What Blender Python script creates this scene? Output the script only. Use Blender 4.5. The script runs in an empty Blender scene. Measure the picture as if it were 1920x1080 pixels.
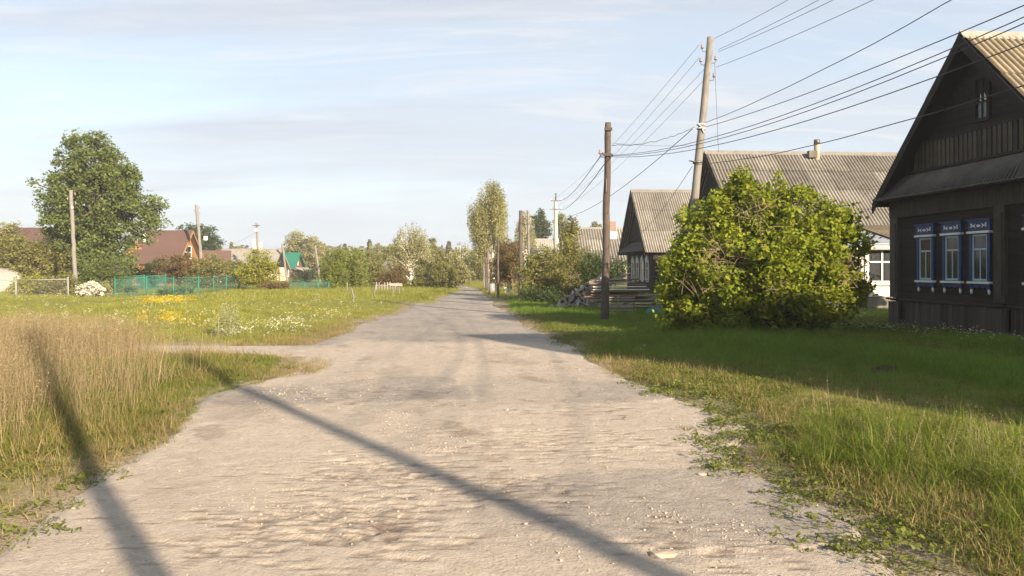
import bpy, math, random
import numpy as np
from mathutils import Vector, Matrix, Euler
PI = math.pi
random.seed(7)
S = bpy.context.scene
C = S.collection
# ------------------------------------------------------------------ camera
F, HY, CH = 1450.0, 506.0, 1.6          # focal length in px of the 1920 px photo, horizon row, eye height
cam_d = bpy.data.cameras.new('camera'); cam = bpy.data.objects.new('camera', cam_d); C.objects.link(cam)
cam_d.sensor_width = 36.0; cam_d.lens = 36.0 * F / 1920.0
cam_d.shift_y = -(540 - HY) / 1920.0
cam_d.clip_start = 0.05; cam_d.clip_end = 9000
cam.location = (0, 0, CH); cam.rotation_euler = (PI / 2, 0, 0)
S.camera = cam
# ------------------------------------------------------------------ light
SUN_AZ = math.radians(145.0)            # clockwise from +Y : behind the camera, to the right
SUN_EL = math.radians(20.0)
sd = bpy.data.lights.new('sun', 'SUN'); sd.energy = 4.75; sd.angle = math.radians(0.55); sd.color = (1.0, 0.84, 0.64)
sun = bpy.data.objects.new('sun', sd); C.objects.link(sun)
to_sun = Vector((math.sin(SUN_AZ) * math.cos(SUN_EL), math.cos(SUN_AZ) * math.cos(SUN_EL), math.sin(SUN_EL)))
sun.rotation_euler = to_sun.to_track_quat('Z', 'Y').to_euler(); sun.location = (20, -20, 30)
W = bpy.data.worlds.new('World'); S.world = W; W.use_nodes = True
nt = W.node_tree; N = nt.nodes; L = nt.links; N.clear()
def nn(t, **k):
    n = N.new(t)
    for a, b in k.items(): setattr(n, a, b)
    return n
sky = nn('ShaderNodeTexSky', sky_type='NISHITA'); sky.sun_disc = False
sky.sun_elevation = SUN_EL; sky.sun_rotation = SUN_AZ; sky.air_density = 1.0; sky.dust_density = 1.2; sky.ozone_density = 1.0
skm = nn('ShaderNodeMixRGB', blend_type='MULTIPLY'); skm.inputs[0].default_value = 1
SKYS = 0.086
skm.inputs[2].default_value = (SKYS, SKYS, SKYS, 1)
L.new(sky.outputs[0], skm.inputs[1])
tc = nn('ShaderNodeTexCoord'); sep = nn('ShaderNodeSeparateXYZ'); L.new(tc.outputs['Generated'], sep.inputs[0])
za = nn('ShaderNodeMath', operation='MAXIMUM'); za.inputs[1].default_value = 0.0; L.new(sep.outputs[2], za.inputs[0])
zb = nn('ShaderNodeMath', operation='ADD'); zb.inputs[1].default_value = 0.13; L.new(za.outputs[0], zb.inputs[0])
dx = nn('ShaderNodeMath', operation='DIVIDE'); L.new(sep.outputs[0], dx.inputs[0]); L.new(zb.outputs[0], dx.inputs[1])
dy = nn('ShaderNodeMath', operation='DIVIDE'); L.new(sep.outputs[1], dy.inputs[0]); L.new(zb.outputs[0], dy.inputs[1])
cmb = nn('ShaderNodeCombineXYZ'); L.new(dx.outputs[0], cmb.inputs[0]); L.new(dy.outputs[0], cmb.inputs[1])
def cloud(scale, sx, sy, rot, lo, hi, dist=0.6, det=7, loc=(0, 0, 0), rough=.55):
    mp = nn('ShaderNodeMapping'); mp.inputs['Scale'].default_value = (sx, sy, 1); mp.inputs['Rotation'].default_value = (0, 0, rot)
    mp.inputs['Location'].default_value = loc
    L.new(cmb.outputs[0], mp.inputs[0])
    no = nn('ShaderNodeTexNoise'); no.inputs['Scale'].default_value = scale; no.inputs['Detail'].default_value = det
    no.inputs['Roughness'].default_value = rough; no.inputs['Distortion'].default_value = dist
    L.new(mp.outputs[0], no.inputs['Vector'])
    r = nn('ShaderNodeMapRange', interpolation_type='SMOOTHSTEP'); r.inputs[1].default_value = lo; r.inputs[2].default_value = hi
    L.new(no.outputs[0], r.inputs[0]); return r.outputs[0]
c1 = cloud(0.55, 0.55, 1.25, 0.12, .36, .66, loc=(3.1, 1.7, 0))
c2 = cloud(1.7, 0.55, 1.9, -0.12, .47, .70, dist=1.4, det=10, rough=.64, loc=(7.3, 2.2, 0))
m1 = nn('ShaderNodeMixRGB'); m1.inputs[2].default_value = (0.234, 0.258, 0.290, 1)      # soft lavender-grey veil
L.new(skm.outputs[0], m1.inputs[1])
f1 = nn('ShaderNodeMath', operation='MULTIPLY_ADD'); f1.inputs[1].default_value = .42; f1.inputs[2].default_value = .5; L.new(c1, f1.inputs[0]); L.new(f1.outputs[0], m1.inputs[0])
m2 = nn('ShaderNodeMixRGB'); m2.inputs[2].default_value = (0.315, 0.315, 0.322, 1)      # whiter wisps
f2 = nn('ShaderNodeMath', operation='MULTIPLY'); f2.inputs[1].default_value = .6; L.new(c2, f2.inputs[0]); L.new(f2.outputs[0], m2.inputs[0])
L.new(m1.outputs[0], m2.inputs[1])
c3 = cloud(0.8, 0.35, 2.6, 0.02, .52, .74, dist=.5, loc=(1.3, 9.2, 0))
m3 = nn('ShaderNodeMixRGB'); m3.inputs[2].default_value = (0.205, 0.220, 0.252, 1)      # thin darker streaks
f3 = nn('ShaderNodeMath', operation='MULTIPLY'); f3.inputs[1].default_value = .6; L.new(c3, f3.inputs[0]); L.new(f3.outputs[0], m3.inputs[0])
L.new(m2.outputs[0], m3.inputs[1])
hv = nn('ShaderNodeMapRange', interpolation_type='SMOOTHSTEP'); hv.inputs[1].default_value = .22; hv.inputs[2].default_value = .0; hv.inputs[4].default_value = .8; L.new(za.outputs[0], hv.inputs[0])
m4 = nn('ShaderNodeMixRGB'); m4.inputs[2].default_value = (0.228, 0.252, 0.284, 1); L.new(hv.outputs[0], m4.inputs[0]); L.new(m3.outputs[0], m4.inputs[1])
bg = nn('ShaderNodeBackground'); L.new(m4.outputs[0], bg.inputs[0]); bg.inputs[1].default_value = 1.04
wo = nn('ShaderNodeOutputWorld'); L.new(bg.outputs[0], wo.inputs[0])
vs = S.view_settings; vs.view_transform = 'Standard'; vs.look = 'None'; vs.gamma = 1; vs.use_curve_mapping = False
vs.exposure = 1.5
# ------------------------------------------------------------------ helpers
def P(px, py, D): return Vector(((px - 960) / F * D, D, CH + (HY - py) / F * D))
def GX(px, D): return (px - 960) / F * D
def ss(a, b, x):
    t = np.clip((x - a) / (b - a), 0, 1); return t * t * (3 - 2 * t)
def tag(o, label=None, cat=None, group=None, kind=None):
    if label: o['label'] = label
    if cat: o['category'] = cat
    if group: o['group'] = group
    if kind: o['kind'] = kind
    return o
def empty(name, loc=(0, 0, 0), rz=0, label=None, cat=None, group=None):
    o = bpy.data.objects.new(name, None); C.objects.link(o); o.location = loc; o.rotation_euler = (0, 0, rz)
    o.empty_display_size = .3
    return tag(o, label, cat, group)
def link(name, me, parent=None, loc=None, rot=None):
    o = bpy.data.objects.new(name, me); C.objects.link(o)
    if parent is not None: o.parent = parent
    if loc is not None: o.location = loc
    if rot is not None: o.rotation_euler = rot
    return o
class MB:
    def __init__(s): s.v = []; s.f = []; s.sm = []
    def add(s, vs_, fs, sm=False):
        b = len(s.v); s.v += [tuple(v) for v in vs_]; s.f += [tuple(b + i for i in f) for f in fs]; s.sm += [sm] * len(fs); return s
    def box(s, x0, x1, y0, y1, z0, z1, M=None):
        v = [Vector(p) for p in ((x0,y0,z0),(x1,y0,z0),(x1,y1,z0),(x0,y1,z0),(x0,y0,z1),(x1,y0,z1),(x1,y1,z1),(x0,y1,z1))]
        if M is not None: v = [M @ p for p in v]
        return s.add(v, [(0,3,2,1),(4,5,6,7),(0,1,5,4),(1,2,6,5),(2,3,7,6),(3,0,4,7)])
    def beam(s, a, b, w, h, up=(0, 0, 1)):
        a = Vector(a); b = Vector(b); d = b - a; ln = d.length; d.normalize(); up = Vector(up)
        sx = d.cross(up)
        if sx.length < 1e-4: sx = d.cross(Vector((1, 0, 0)))
        sx.normalize(); uz = sx.cross(d).normalized()
        v = []
        for q in (a, b):
            for i, j in ((-1,-1),(1,-1),(1,1),(-1,1)): v.append(q + sx * (w / 2 * i) + uz * (h / 2 * j))
        return s.add(v, [(0,1,2,3),(4,7,6,5),(0,4,5,1),(1,5,6,2),(2,6,7,3),(3,7,4,0)])
    def tube(s, pts, rad, n=8, caps=True, jit=0):
        pts = [Vector(p) for p in pts]; m = len(pts); v = []; ref = None
        for i, p in enumerate(pts):
            d = (pts[min(i+1, m-1)] - pts[max(i-1, 0)]); d = d.normalized() if d.length > 1e-9 else Vector((0, 0, 1))
            if ref is None:
                ref = d.orthogonal().normalized()
            ref = (ref - d * ref.dot(d))
            ref = ref.normalized() if ref.length > 1e-6 else d.orthogonal().normalized()
            u = d.cross(ref); r = rad[i] if hasattr(rad, '__len__') else rad
            for k in range(n):
                a = 2 * PI * k / n; rr = r * (1 + (random.random() - .5) * jit)
                v.append(p + (ref * math.cos(a) + u * math.sin(a)) * rr)
        f = [(i*n+k, i*n+(k+1) % n, (i+1)*n+(k+1) % n, (i+1)*n+k) for i in range(m-1) for k in range(n)]
        s.add(v, f, True)
        if caps:
            b = len(s.v) - len(v); s.f += [tuple(b + k for k in reversed(range(n))), tuple(b + (m-1)*n + k for k in range(n))]; s.sm += [False, False]
        return s
    def prism(s, poly, d, M=None):      # poly: 2D (y,z) outline extruded along x from d[0] to d[1]
        n = len(poly); v = [Vector((d[0], p[0], p[1])) for p in poly] + [Vector((d[1], p[0], p[1])) for p in poly]
        if M is not None: v = [M @ q for q in v]
        return s.add(v, [tuple(range(n)), tuple(reversed(range(n, 2*n)))] + [(i, n+i, n+(i+1) % n, (i+1) % n) for i in range(n)])
    def mesh(s, name, m, bevel=0):
        me = bpy.data.meshes.new(name); me.from_pydata(s.v, [], s.f); me.materials.append(m)
        me.polygons.foreach_set('use_smooth', s.sm); me.update(); return me
    def build(s, name, m, parent=None, loc=None, rot=None): return link(name, s.mesh(name, m), parent, loc, rot)
def np_mesh(name, V, Fc, m, smooth=False):
    V = np.asarray(V, dtype=np.float32); Fc = np.asarray(Fc, dtype=np.int32); k = Fc.shape[1]
    me = bpy.data.meshes.new(name); me.vertices.add(len(V)); me.vertices.foreach_set('co', V.ravel())
    me.loops.add(Fc.size); me.loops.foreach_set('vertex_index', Fc.ravel())
    me.polygons.add(len(Fc)); me.polygons.foreach_set('loop_start', np.arange(0, Fc.size, k, dtype=np.int32))
    me.polygons.foreach_set('loop_total', np.full(len(Fc), k, dtype=np.int32))
    if smooth: me.polygons.foreach_set('use_smooth', np.ones(len(Fc), dtype=bool))
    me.materials.append(m); me.update(calc_edges=True); return me
# ------------------------------------------------------------------ materials
class NT:
    def __init__(s, name):
        s.m = bpy.data.materials.new(name); s.m.use_nodes = True; s.t = s.m.node_tree; s.t.nodes.clear()
        s.out = s.n('ShaderNodeOutputMaterial'); s.p = s.n('ShaderNodeBsdfPrincipled'); s.l(s.p.outputs[0], s.out.inputs[0])
        s.p.inputs['Specular IOR Level'].default_value = .25
    def n(s, t, **k):
        x = s.t.nodes.new(t)
        for a, b in k.items(): setattr(x, a, b)
        return x
    def l(s, a, b): s.t.links.new(a, b)
    def coord(s, kind='Object', scale=(1, 1, 1), rot=(0, 0, 0)):
        if kind == 'World': o = s.n('ShaderNodeNewGeometry').outputs['Position']
        else: o = s.n('ShaderNodeTexCoord').outputs[kind]
        mp = s.n('ShaderNodeMapping'); mp.inputs['Scale'].default_value = scale; mp.inputs['Rotation'].default_value = rot
        s.l(o, mp.inputs[0]); return mp.outputs[0]
    def noise(s, v, scale, det=4, rough=.55, dist=0, lo=.3, hi=.7):
        x = s.n('ShaderNodeTexNoise'); x.inputs['Scale'].default_value = scale; x.inputs['Detail'].default_value = det
        x.inputs['Roughness'].default_value = rough; x.inputs['Distortion'].default_value = dist; s.l(v, x.inputs['Vector'])
        r = s.n('ShaderNodeMapRange'); r.inputs[1].default_value = lo; r.inputs[2].default_value = hi; s.l(x.outputs[0], r.inputs[0])
        return r.outputs[0]
    def mix(s, f, a, b, mode='MIX'):
        x = s.n('ShaderNodeMixRGB', blend_type=mode)
        for i, q in ((0, f), (1, a), (2, b)):
            if isinstance(q, (int, float)): x.inputs[i].default_value = q
            elif isinstance(q, tuple): x.inputs[i].default_value = (*q[:3], 1)
            else: s.l(q, x.inputs[i])
        return x.outputs[0]
    def math(s, op, a, b=0.0, c=0.0, clamp=False):
        x = s.n('ShaderNodeMath', operation=op, use_clamp=clamp)
        for i, q in enumerate((a, b, c)):
            if isinstance(q, (int, float)): x.inputs[i].default_value = q
            else: s.l(q, x.inputs[i])
        return x.outputs[0]
    def bump(s, h, st=.3, dist=.02, prev=None):
        b = s.n('ShaderNodeBump'); b.inputs['Strength'].default_value = st; b.inputs['Distance'].default_value = dist
        s.l(h, b.inputs['Height'])
        if prev is not None: s.l(prev, b.inputs['Normal'])
        return b.outputs[0]
    def objrand(s): return s.n('ShaderNodeObjectInfo').outputs['Random']
    def fin(s, col, rough=.85, nrm=None, spec=None, metal=0):
        if isinstance(col, tuple): s.p.inputs['Base Color'].default_value = (*col[:3], 1)
        else: s.l(col, s.p.inputs['Base Color'])
        if isinstance(rough, (int, float)): s.p.inputs['Roughness'].default_value = rough
        else: s.l(rough, s.p.inputs['Roughness'])
        if nrm is not None: s.l(nrm, s.p.inputs['Normal'])
        if spec is not None: s.p.inputs['Specular IOR Level'].default_value = spec
        s.p.inputs['Metallic'].default_value = metal
        return s.m
def wood(name, a, b, axis='z', rough=.85, var=.35, scale=1.0):
    t = NT(name); sc = {'x': (1.2, 16, 16), 'y': (16, 1.2, 16), 'z': (16, 16, 1.2)}[axis]
    v = t.coord('Object', tuple(q * scale for q in sc)); g = t.noise(v, 1.6, 6, .65, .4)
    v2 = t.coord('Object', (1, 1, 1)); g2 = t.noise(v2, 2.2, 3)
    c = t.mix(g, a, b); c = t.mix(t.math('MULTIPLY', g2, .5), c, tuple(x * .45 for x in a))
    r = t.math('MULTIPLY_ADD', t.objrand(), var, 1 - var / 2)
    k = t.n('ShaderNodeCombineXYZ'); [t.l(r, k.inputs[i]) for i in range(3)]
    c = t.mix(1.0, c, k.outputs[0], 'MULTIPLY')
    return t.fin(c, rough, t.bump(g, .5, .01))
def plain(name, col, rough=.6, var=.25, nscale=6, spec=.3, metal=0, bump=.1):
    t = NT(name); v = t.coord('Object'); g = t.noise(v, nscale, 5)
    g2 = t.noise(v, nscale * 7, 3)
    c = t.mix(g, col, tuple(x * (1 - var) for x in col)); c = t.mix(t.math('MULTIPLY', g2, .25), c, tuple(x * .6 for x in col))
    return t.fin(c, rough, t.bump(g2, bump, .01), spec, metal)
def leafmat(name, a, b, c=None, trans=.38, nsc=.5, rough=.6, inst=0):
    t = NT(name); ri = t.n('ShaderNodeNewGeometry').outputs['Random Per Island']
    v = t.coord('World'); g = t.noise(v, nsc, 3, .5, 0, .35, .65)
    col = t.mix(ri, a, b)
    if c is not None:
        k = t.math('MULTIPLY', t.math('GREATER_THAN', t.math('FRACT', t.math('MULTIPLY', ri, 17.3)), .82), g); col = t.mix(k, col, c)
    col = t.mix(t.math('MULTIPLY', g, .45), col, tuple(x * .62 for x in a))
    if inst:
        rr_ = t.math('MULTIPLY_ADD', t.objrand(), inst, 1.12 - inst); k_ = t.n('ShaderNodeCombineXYZ'); [t.l(rr_, k_.inputs[i]) for i in range(3)]; col = t.mix(1.0, col, k_.outputs[0], 'MULTIPLY')
    t.fin(col, rough, None, .22)
    tr = t.n('ShaderNodeBsdfTranslucent'); tcx = t.mix(.35, col, (.35, .4, .05)); t.l(tcx, tr.inputs[0])
    mx = t.n('ShaderNodeMixShader'); mx.inputs[0].default_value = trans; t.l(t.p.outputs[0], mx.inputs[1]); t.l(tr.outputs[0], mx.inputs[2])
    t.l(mx.outputs[0], t.out.inputs[0]); return t.m
def corrug(name, a, b, moss=(.085, .085, .05), var=.5, lich=(.27, .245, .18), lk=.4, spec=.15, valley=False):
    t = NT(name); v = t.coord('World'); g = t.noise(v, 1.3, 6, .65, .3); g2 = t.noise(v, 9, 5, .7, 0, .45, .68); g3 = t.noise(v, 4.2, 5, .6, 0, .5, .72)
    c = t.mix(g, a, b); c = t.mix(t.math('MULTIPLY', g2, .45), c, moss); c = t.mix(t.math('MULTIPLY', g3, lk), c, lich)
    if valley:      # colour darkens towards the valleys of the sheet
        so = t.n('ShaderNodeSeparateXYZ'); t.l(t.n('ShaderNodeTexCoord').outputs['Object'], so.inputs[0])
        mr = t.n('ShaderNodeMapRange', interpolation_type='SMOOTHSTEP'); mr.inputs[1].default_value = .028; mr.inputs[2].default_value = -.004; t.l(so.outputs[2], mr.inputs[0])
        c = t.mix(t.math('MULTIPLY', mr.outputs[0], t.math('MULTIPLY_ADD', g, .2, .76)), c, tuple(q * .22 for q in b))
    r = t.math('MULTIPLY_ADD', t.objrand(), var, 1 - var / 2)
    k = t.n('ShaderNodeCombineXYZ'); [t.l(r, k.inputs[i]) for i in range(3)]
    return t.fin(t.mix(1.0, c, k.outputs[0], 'MULTIPLY'), .95, t.bump(g2, .4, .01), spec)
M = {}
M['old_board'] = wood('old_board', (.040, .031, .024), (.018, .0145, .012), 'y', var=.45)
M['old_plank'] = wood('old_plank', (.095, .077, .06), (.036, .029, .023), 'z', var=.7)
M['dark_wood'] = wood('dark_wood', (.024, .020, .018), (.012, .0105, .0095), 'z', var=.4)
M['grey_wood'] = wood('grey_wood', (.34, .31, .265), (.18, .16, .135), 'z', var=.4)
M['grey_wood_x'] = wood('grey_wood_x', (.40, .35, .29), (.20, .17, .14), 'x', var=.5)
M['brown_wood_x'] = wood('brown_wood_x', (.27, .175, .11), (.13, .085, .06), 'x', var=.6)
M['pole_light'] = wood('pole_light', (.255, .235, .21), (.15, .137, .12), 'z', var=.2, scale=1.6)
M['pole_brown'] = wood('pole_brown', (.135, .105, .085), (.050, .038, .032), 'z', var=.3, scale=1.3)
M['pole_grey'] = wood('pole_grey', (.24, .19, .145), (.12, .095, .075), 'z', var=.3, scale=1.6)
M['bark'] = wood('bark', (.12, .095, .07), (.055, .042, .032), 'z', var=.2)
M['twig'] = plain('twig', (.17, .125, .085), .9, .4, 9)
M['twig_dead'] = plain('twig_dead', (.30, .22, .14), .9, .4, 9)
M['white_paint'] = plain('white_paint', (.74, .72, .66), .6, .18, 3)
M['white_board'] = wood('white_board', (.76, .72, .63), (.62, .58, .49), 'x', var=.12)
M['blue_paint'] = plain('blue_paint', (.024, .047, .145), .5, .35, 4)
M['pale_blue'] = plain('pale_blue', (.36, .50, .56), .5, .2, 4)
M['porcelain'] = plain('porcelain', (.30, .22, .18), .25, .2, 9, .5)
M['white_porcelain'] = plain('white_porcelain', (.75, .74, .72), .25, .1, 9, .5)
M['steel'] = plain('steel', (.16, .15, .15), .5, .4, 9, .5, .6)
M['wire'] = plain('wire', (.045, .045, .055), .6, .2, 3)
M['cable'] = plain('cable', (.022, .022, .028), .55, .2, 3)
M['concrete'] = plain('concrete', (.46, .44, .40), .9, .2, 5)
M['asbestos'] = corrug('asbestos', (.34, .315, .275), (.23, .21, .185), valley=True)
M['asbestos_dark'] = corrug('asbestos_dark', (.29, .27, .24), (.185, .17, .15), lk=.3, valley=True)
M['asbestos_brown'] = corrug('asbestos_brown', (.35, .295, .21), (.24, .195, .135), (.20, .14, .06), valley=True)
M['asbestos_pale'] = corrug('asbestos_pale', (.30, .28, .25), (.22, .20, .175))
M['skirt_metal'] = corrug('skirt_metal', (.12, .105, .09), (.065, .056, .05), lk=.15)
M['zinc'] = plain('zinc', (.36, .38, .42), .55, .3, 2, .5, .25)
M['brown_roof'] = plain('brown_roof', (.115, .066, .052), .7, .15, .8)
M['green_roof'] = plain('green_roof', (.018, .145, .092), .5, .15, .8)
M['brick_orange'] = plain('brick_orange', (.36, .155, .065), .85, .2, 3)
M['red_brown'] = plain('red_brown', (.22, .085, .055), .85, .3, 3)
M['cream'] = plain('cream', (.70, .60, .40), .8, .15, 2)
M['ochre_trim'] = plain('ochre_trim', (.36, .19, .075), .7, .2, 2)
M['chimney_white'] = plain('chimney_white', (.62, .58, .50), .9, .3, 3)
M['chimney_tan'] = plain('chimney_tan', (.40, .33, .25), .9, .4, 4)
M['brick'] = plain('brick', (.30, .20, .15), .9, .4, 6)
M['green_post'] = plain('green_post', (.03, .17, .12), .6, .2, 5)
M['grey_metal'] = plain('grey_metal', (.26, .26, .26), .5, .2, 5, .4)
M['tarp'] = plain('tarp', (.04, .20, .18), .6, .3, 5)
M['polycarb'] = plain('polycarb', (.5, .47, .42), .25, .1, 1, .6)
M['tan_panel'] = plain('tan_panel', (.20, .145, .095), .6, .2, 1)
M['soil_mound'] = plain('soil_mound', (.085, .06, .04), 1, .4, 9, .1, 0, .6)
t = NT('birch_bark'); v = t.coord('Object', (3, 3, 9)); g = t.noise(v, 1.2, 5, .6, .2, .52, .60)
M['birch_bark'] = t.fin(t.mix(g, (.68, .64, .57), (.07, .06, .055)), .8)
t = NT('curtain'); v = t.coord('Object', (9, 30, 2)); g = t.noise(v, 1, 3)
M['curtain'] = t.fin(t.mix(g, (.34, .30, .20), (.13, .115, .07)), .9)
t = NT('glass'); t.fin((.02, .025, .03), .04, None, .8)
tr = t.n('ShaderNodeBsdfTransparent'); mx = t.n('ShaderNodeMixShader'); mx.inputs[0].default_value = .45
t.l(t.p.outputs[0], mx.inputs[1]); t.l(tr.outputs[0], mx.inputs[2]); t.l(mx.outputs[0], t.out.inputs[0]); M['glass'] = t.m
t = NT('green_net'); t.fin((.045, .15, .12), .8)
tr = t.n('ShaderNodeBsdfTransparent'); mx = t.n('ShaderNodeMixShader')
v = t.coord('World', (1, 1, .6)); g = t.noise(v, 2.4, 3, .5, 0, .3, .7); t.l(t.math('MULTIPLY_ADD', g, .35, .48), mx.inputs[0])
t.l(t.p.outputs[0], mx.inputs[1]); t.l(tr.outputs[0], mx.inputs[2]); t.l(mx.outputs[0], t.out.inputs[0]); M['green_net'] = t.m
t = NT('grey_net'); t.fin((.4, .4, .38), .6)
tr = t.n('ShaderNodeBsdfTransparent'); mx = t.n('ShaderNodeMixShader'); mx.inputs[0].default_value = .95
t.l(t.p.outputs[0], mx.inputs[1]); t.l(tr.outputs[0], mx.inputs[2]); t.l(mx.outputs[0], t.out.inputs[0]); M['grey_net'] = t.m
M['L_oak'] = leafmat('leaf_oak', (.12, .165, .045), (.19, .225, .065), (.17, .15, .04))
M['L_lilac'] = leafmat('leaf_lilac', (.155, .22, .018), (.32, .335, .030), (.40, .34, .04), .42, 1.1)
M['L_olive'] = leafmat('leaf_olive', (.17, .18, .052), (.27, .245, .075), (.24, .16, .06))
M['L_rust'] = leafmat('leaf_rust', (.17, .105, .045), (.16, .13, .045), (.30, .13, .06))
M['L_yellow'] = leafmat('leaf_yellow', (.32, .29, .03), (.24, .27, .04), (.40, .33, .04))
M['L_birch'] = leafmat('leaf_birch', (.29, .28, .12), (.40, .36, .16), (.30, .25, .08))
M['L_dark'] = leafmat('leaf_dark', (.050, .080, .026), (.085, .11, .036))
M['L_lime'] = leafmat('leaf_lime', (.17, .21, .034), (.22, .25, .045), (.34, .30, .04))
M['L_far'] = leafmat('leaf_far', (.16, .17, .07), (.22, .20, .08), (.21, .15, .06), .2, .06)
M['L_fir'] = leafmat('leaf_fir', (.045, .070, .035), (.065, .09, .04), None, .1)
M['G_short'] = leafmat('grass_short', (.12, .175, .020), (.23, .25, .035), (.36, .28, .10), .4, .35, inst=.5)
M['G_lawn'] = leafmat('grass_lawn', (.11, .20, .020), (.20, .29, .035), (.20, .20, .04), .4, .35, inst=.65)  # shaded twin of the short grass: shade put into a greener colour
M['G_tall'] = leafmat('grass_tall', (.10, .165, .014), (.25, .275, .035), (.46, .37, .15), .42, .6, inst=.6)
M['G_herb'] = leafmat('grass_herb', (.115, .145, .024), (.19, .20, .035), (.22, .18, .05), .35, .8, inst=.4)
M['G_meadow'] = leafmat('grass_meadow', (.25, .27, .045), (.38, .35, .075), (.45, .38, .14), .4, .35, inst=.45)
M['G_straw'] = leafmat('grass_straw', (.38, .28, .155), (.48, .38, .22), (.24, .155, .09), .35, .3, inst=.6)
M['G_dry'] = leafmat('grass_dry', (.26, .20, .075), (.34, .26, .11), (.18, .15, .04), .3, .3, inst=.5)
M['Fl_white'] = leafmat('flower_white', (.78, .75, .64), (.70, .64, .50), None, .2)
M['Fl_yellow'] = leafmat('flower_yellow', (.75, .52, .02), (.62, .46, .04), None, .2)
M['weed_grey'] = leafmat('weed_grey', (.26, .27, .13), (.34, .33, .18), None, .3)
M['stone'] = plain('stone', (.43, .355, .275), .9, .25, 20)
# ------------------------------------------------------------------ terrain
LE = np.array([(-30,-2.6),(0,-2.5),(4.1,-2.75),(5.9,-3.2),(7.2,-3.35),(9.5,-3.85),(11,-3.6),(12.3,-3.5),(14,-3.9),(16.7,-4.45),(23.4,-4.45),(31.4,-4.35),(39,-4.3),(50,-4.15),(63,-4.3),(75,-6.4),(90,-11),(110,-19)])
RE = np.array([(-30,2.6),(0,2.3),(4.04,2.03),(4.8,2.12),(5.7,1.85),(6.2,1.75),(7.2,2.17),(8.3,2.3),(9.9,1.85),(12.6,1.62),(15.6,1.25),(20.4,.68),(26,.02),(36,-.8),(55,-2.1),(63,-2.6),(75,-4.4),(90,-9),(110,-17)])
_r = np.random.RandomState(3)
_K = [(_r.uniform(-1, 1, 2) * f, _r.uniform(0, 6.28), a) for f, a in ((.25, 1), (.4, .8), (.9, .6), (1.7, .45), (3.1, .3), (5.5, .2), (9, .12)) for _ in range(4)]
def fbm(x, y, s=1.0, ph=0.0, lo=0, hi=28):
    r = 0
    for k, p, a in _K[lo:hi]: r = r + a * np.sin(k[0] * x * s + k[1] * y * s + p + ph)
    return r / 2.2
def roadS(x, y):
    n = fbm(x, y, 2.2, 1.0, 8) * .17 + fbm(x, y, 5.5, 3.0, 8) * .13
    k = np.clip(y / 25, .5, 1.6)
    s1 = np.minimum(x - np.interp(y, LE[:, 0], LE[:, 1]), np.interp(y, RE[:, 0], RE[:, 1]) - x)
    tr_ = np.clip((-x - 3.5) / 18, 0, 1)
    s2 = np.minimum(y - (14.15 + 2.5 * tr_), (16.35 + 1.6 * tr_) - y); s2 = np.minimum(s2, -x - 2.0); s2 = np.minimum(s2, x + 60)
    return np.maximum(s1, s2) + n * k
def T(x, y):
    return .05 * np.sin(x * .13 + .4) * np.sin(y * .11) + .018 * fbm(x, y, 1.0, .7, 0, 12)
def groundZ(x, y):
    s = roadS(x, y)
    return T(x, y) + .045 * ss(0, .5, -s) + .10 * ss(.6, 5, -s) * ss(0, 3, x - 1) * (.6 + .4 * np.sin(y * .5)) - .05 * ss(0, .18, s) + .03 * ss(.3, 1.5, -s) * fbm(x, y, 1.6, 2, 8, 16)
def grid(name, xs, ys, zf, mat_, keep=None, attrs=None):
    X, Y = np.meshgrid(xs, ys); nx = len(xs); ny = len(ys); x = X.ravel(); y = Y.ravel(); z = zf(x, y)
    i = np.arange((ny - 1) * (nx - 1)); r = i // (nx - 1); c = i % (nx - 1); a = r * nx + c
    Fq = np.stack([a, a + 1, a + nx + 1, a + nx], 1)
    if keep is not None:
        k = keep(x, y); Fq = Fq[k[Fq].any(1)]
        used = np.unique(Fq); rm = np.full(len(x), -1); rm[used] = np.arange(len(used)); Fq = rm[Fq]; x, y, z = x[used], y[used], z[used]
    me = np_mesh(name, np.stack([x, y, z], 1), Fq, mat_, True)
    for an, af in (attrs or {}).items():
        at = me.attributes.new(an, 'FLOAT', 'POINT'); at.data.foreach_set('value', np.asarray(af(x, y), dtype=np.float32))
    return link(name, me)
def stretch(lo, hi, near, s0, growth, c):
    o = [c]; st = s0
    while o[-1] < hi:
        o.append(o[-1] + st)
        if abs(o[-1] - c) > near: st *= growth
    q = [c]; st = s0
    while q[-1] > lo:
        q.append(q[-1] - st)
        if abs(q[-1] - c) > near: st *= growth
    return np.array(q[:0:-1] + o)
# ground material
t = NT('ground'); at = t.n('ShaderNodeAttribute', attribute_name='edge'); v = t.coord('World')
g1 = t.noise(v, .35, 5, .6); g2 = t.noise(v, 2.5, 6, .65); g3 = t.noise(v, 22, 4, .7)
grn = t.mix(g1, (.17, .19, .034), (.25, .24, .055)); grn = t.mix(t.math('MULTIPLY', g2, .35), grn, (.12, .105, .045)); grn = t.mix(t.math('MULTIPLY', g3, .5), grn, (.06, .075, .02))
soil = t.mix(g3, (.40, .32, .235), (.24, .185, .13)); soil = t.mix(t.math('MULTIPLY', g2, .45), soil, (.17, .145, .06))
e = t.math('MULTIPLY_ADD', t.math('SUBTRACT', g2, .5), .9, at.outputs['Fac'])
c = t.mix(t.math('MINIMUM', t.math('MAXIMUM', e, 0), 1), grn, soil)
M['ground'] = t.fin(c, 1, t.bump(g3, .8, .03), .1)
xs = stretch(-3000, 3000, 9, .14, 1.05, 0); ys = stretch(-400, 3500, 11, .14, 1.05, 9)
g = grid('ground', xs, ys, groundZ, M['ground'], None, {'edge': lambda x, y: 1 - ss(.0, 1.1, -roadS(x, y) * np.clip(30 / np.maximum(y, 5), .3, 1.6))})
tag(g, 'grassy village ground with bare earth along the road edges', 'ground', kind='structure')
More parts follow.
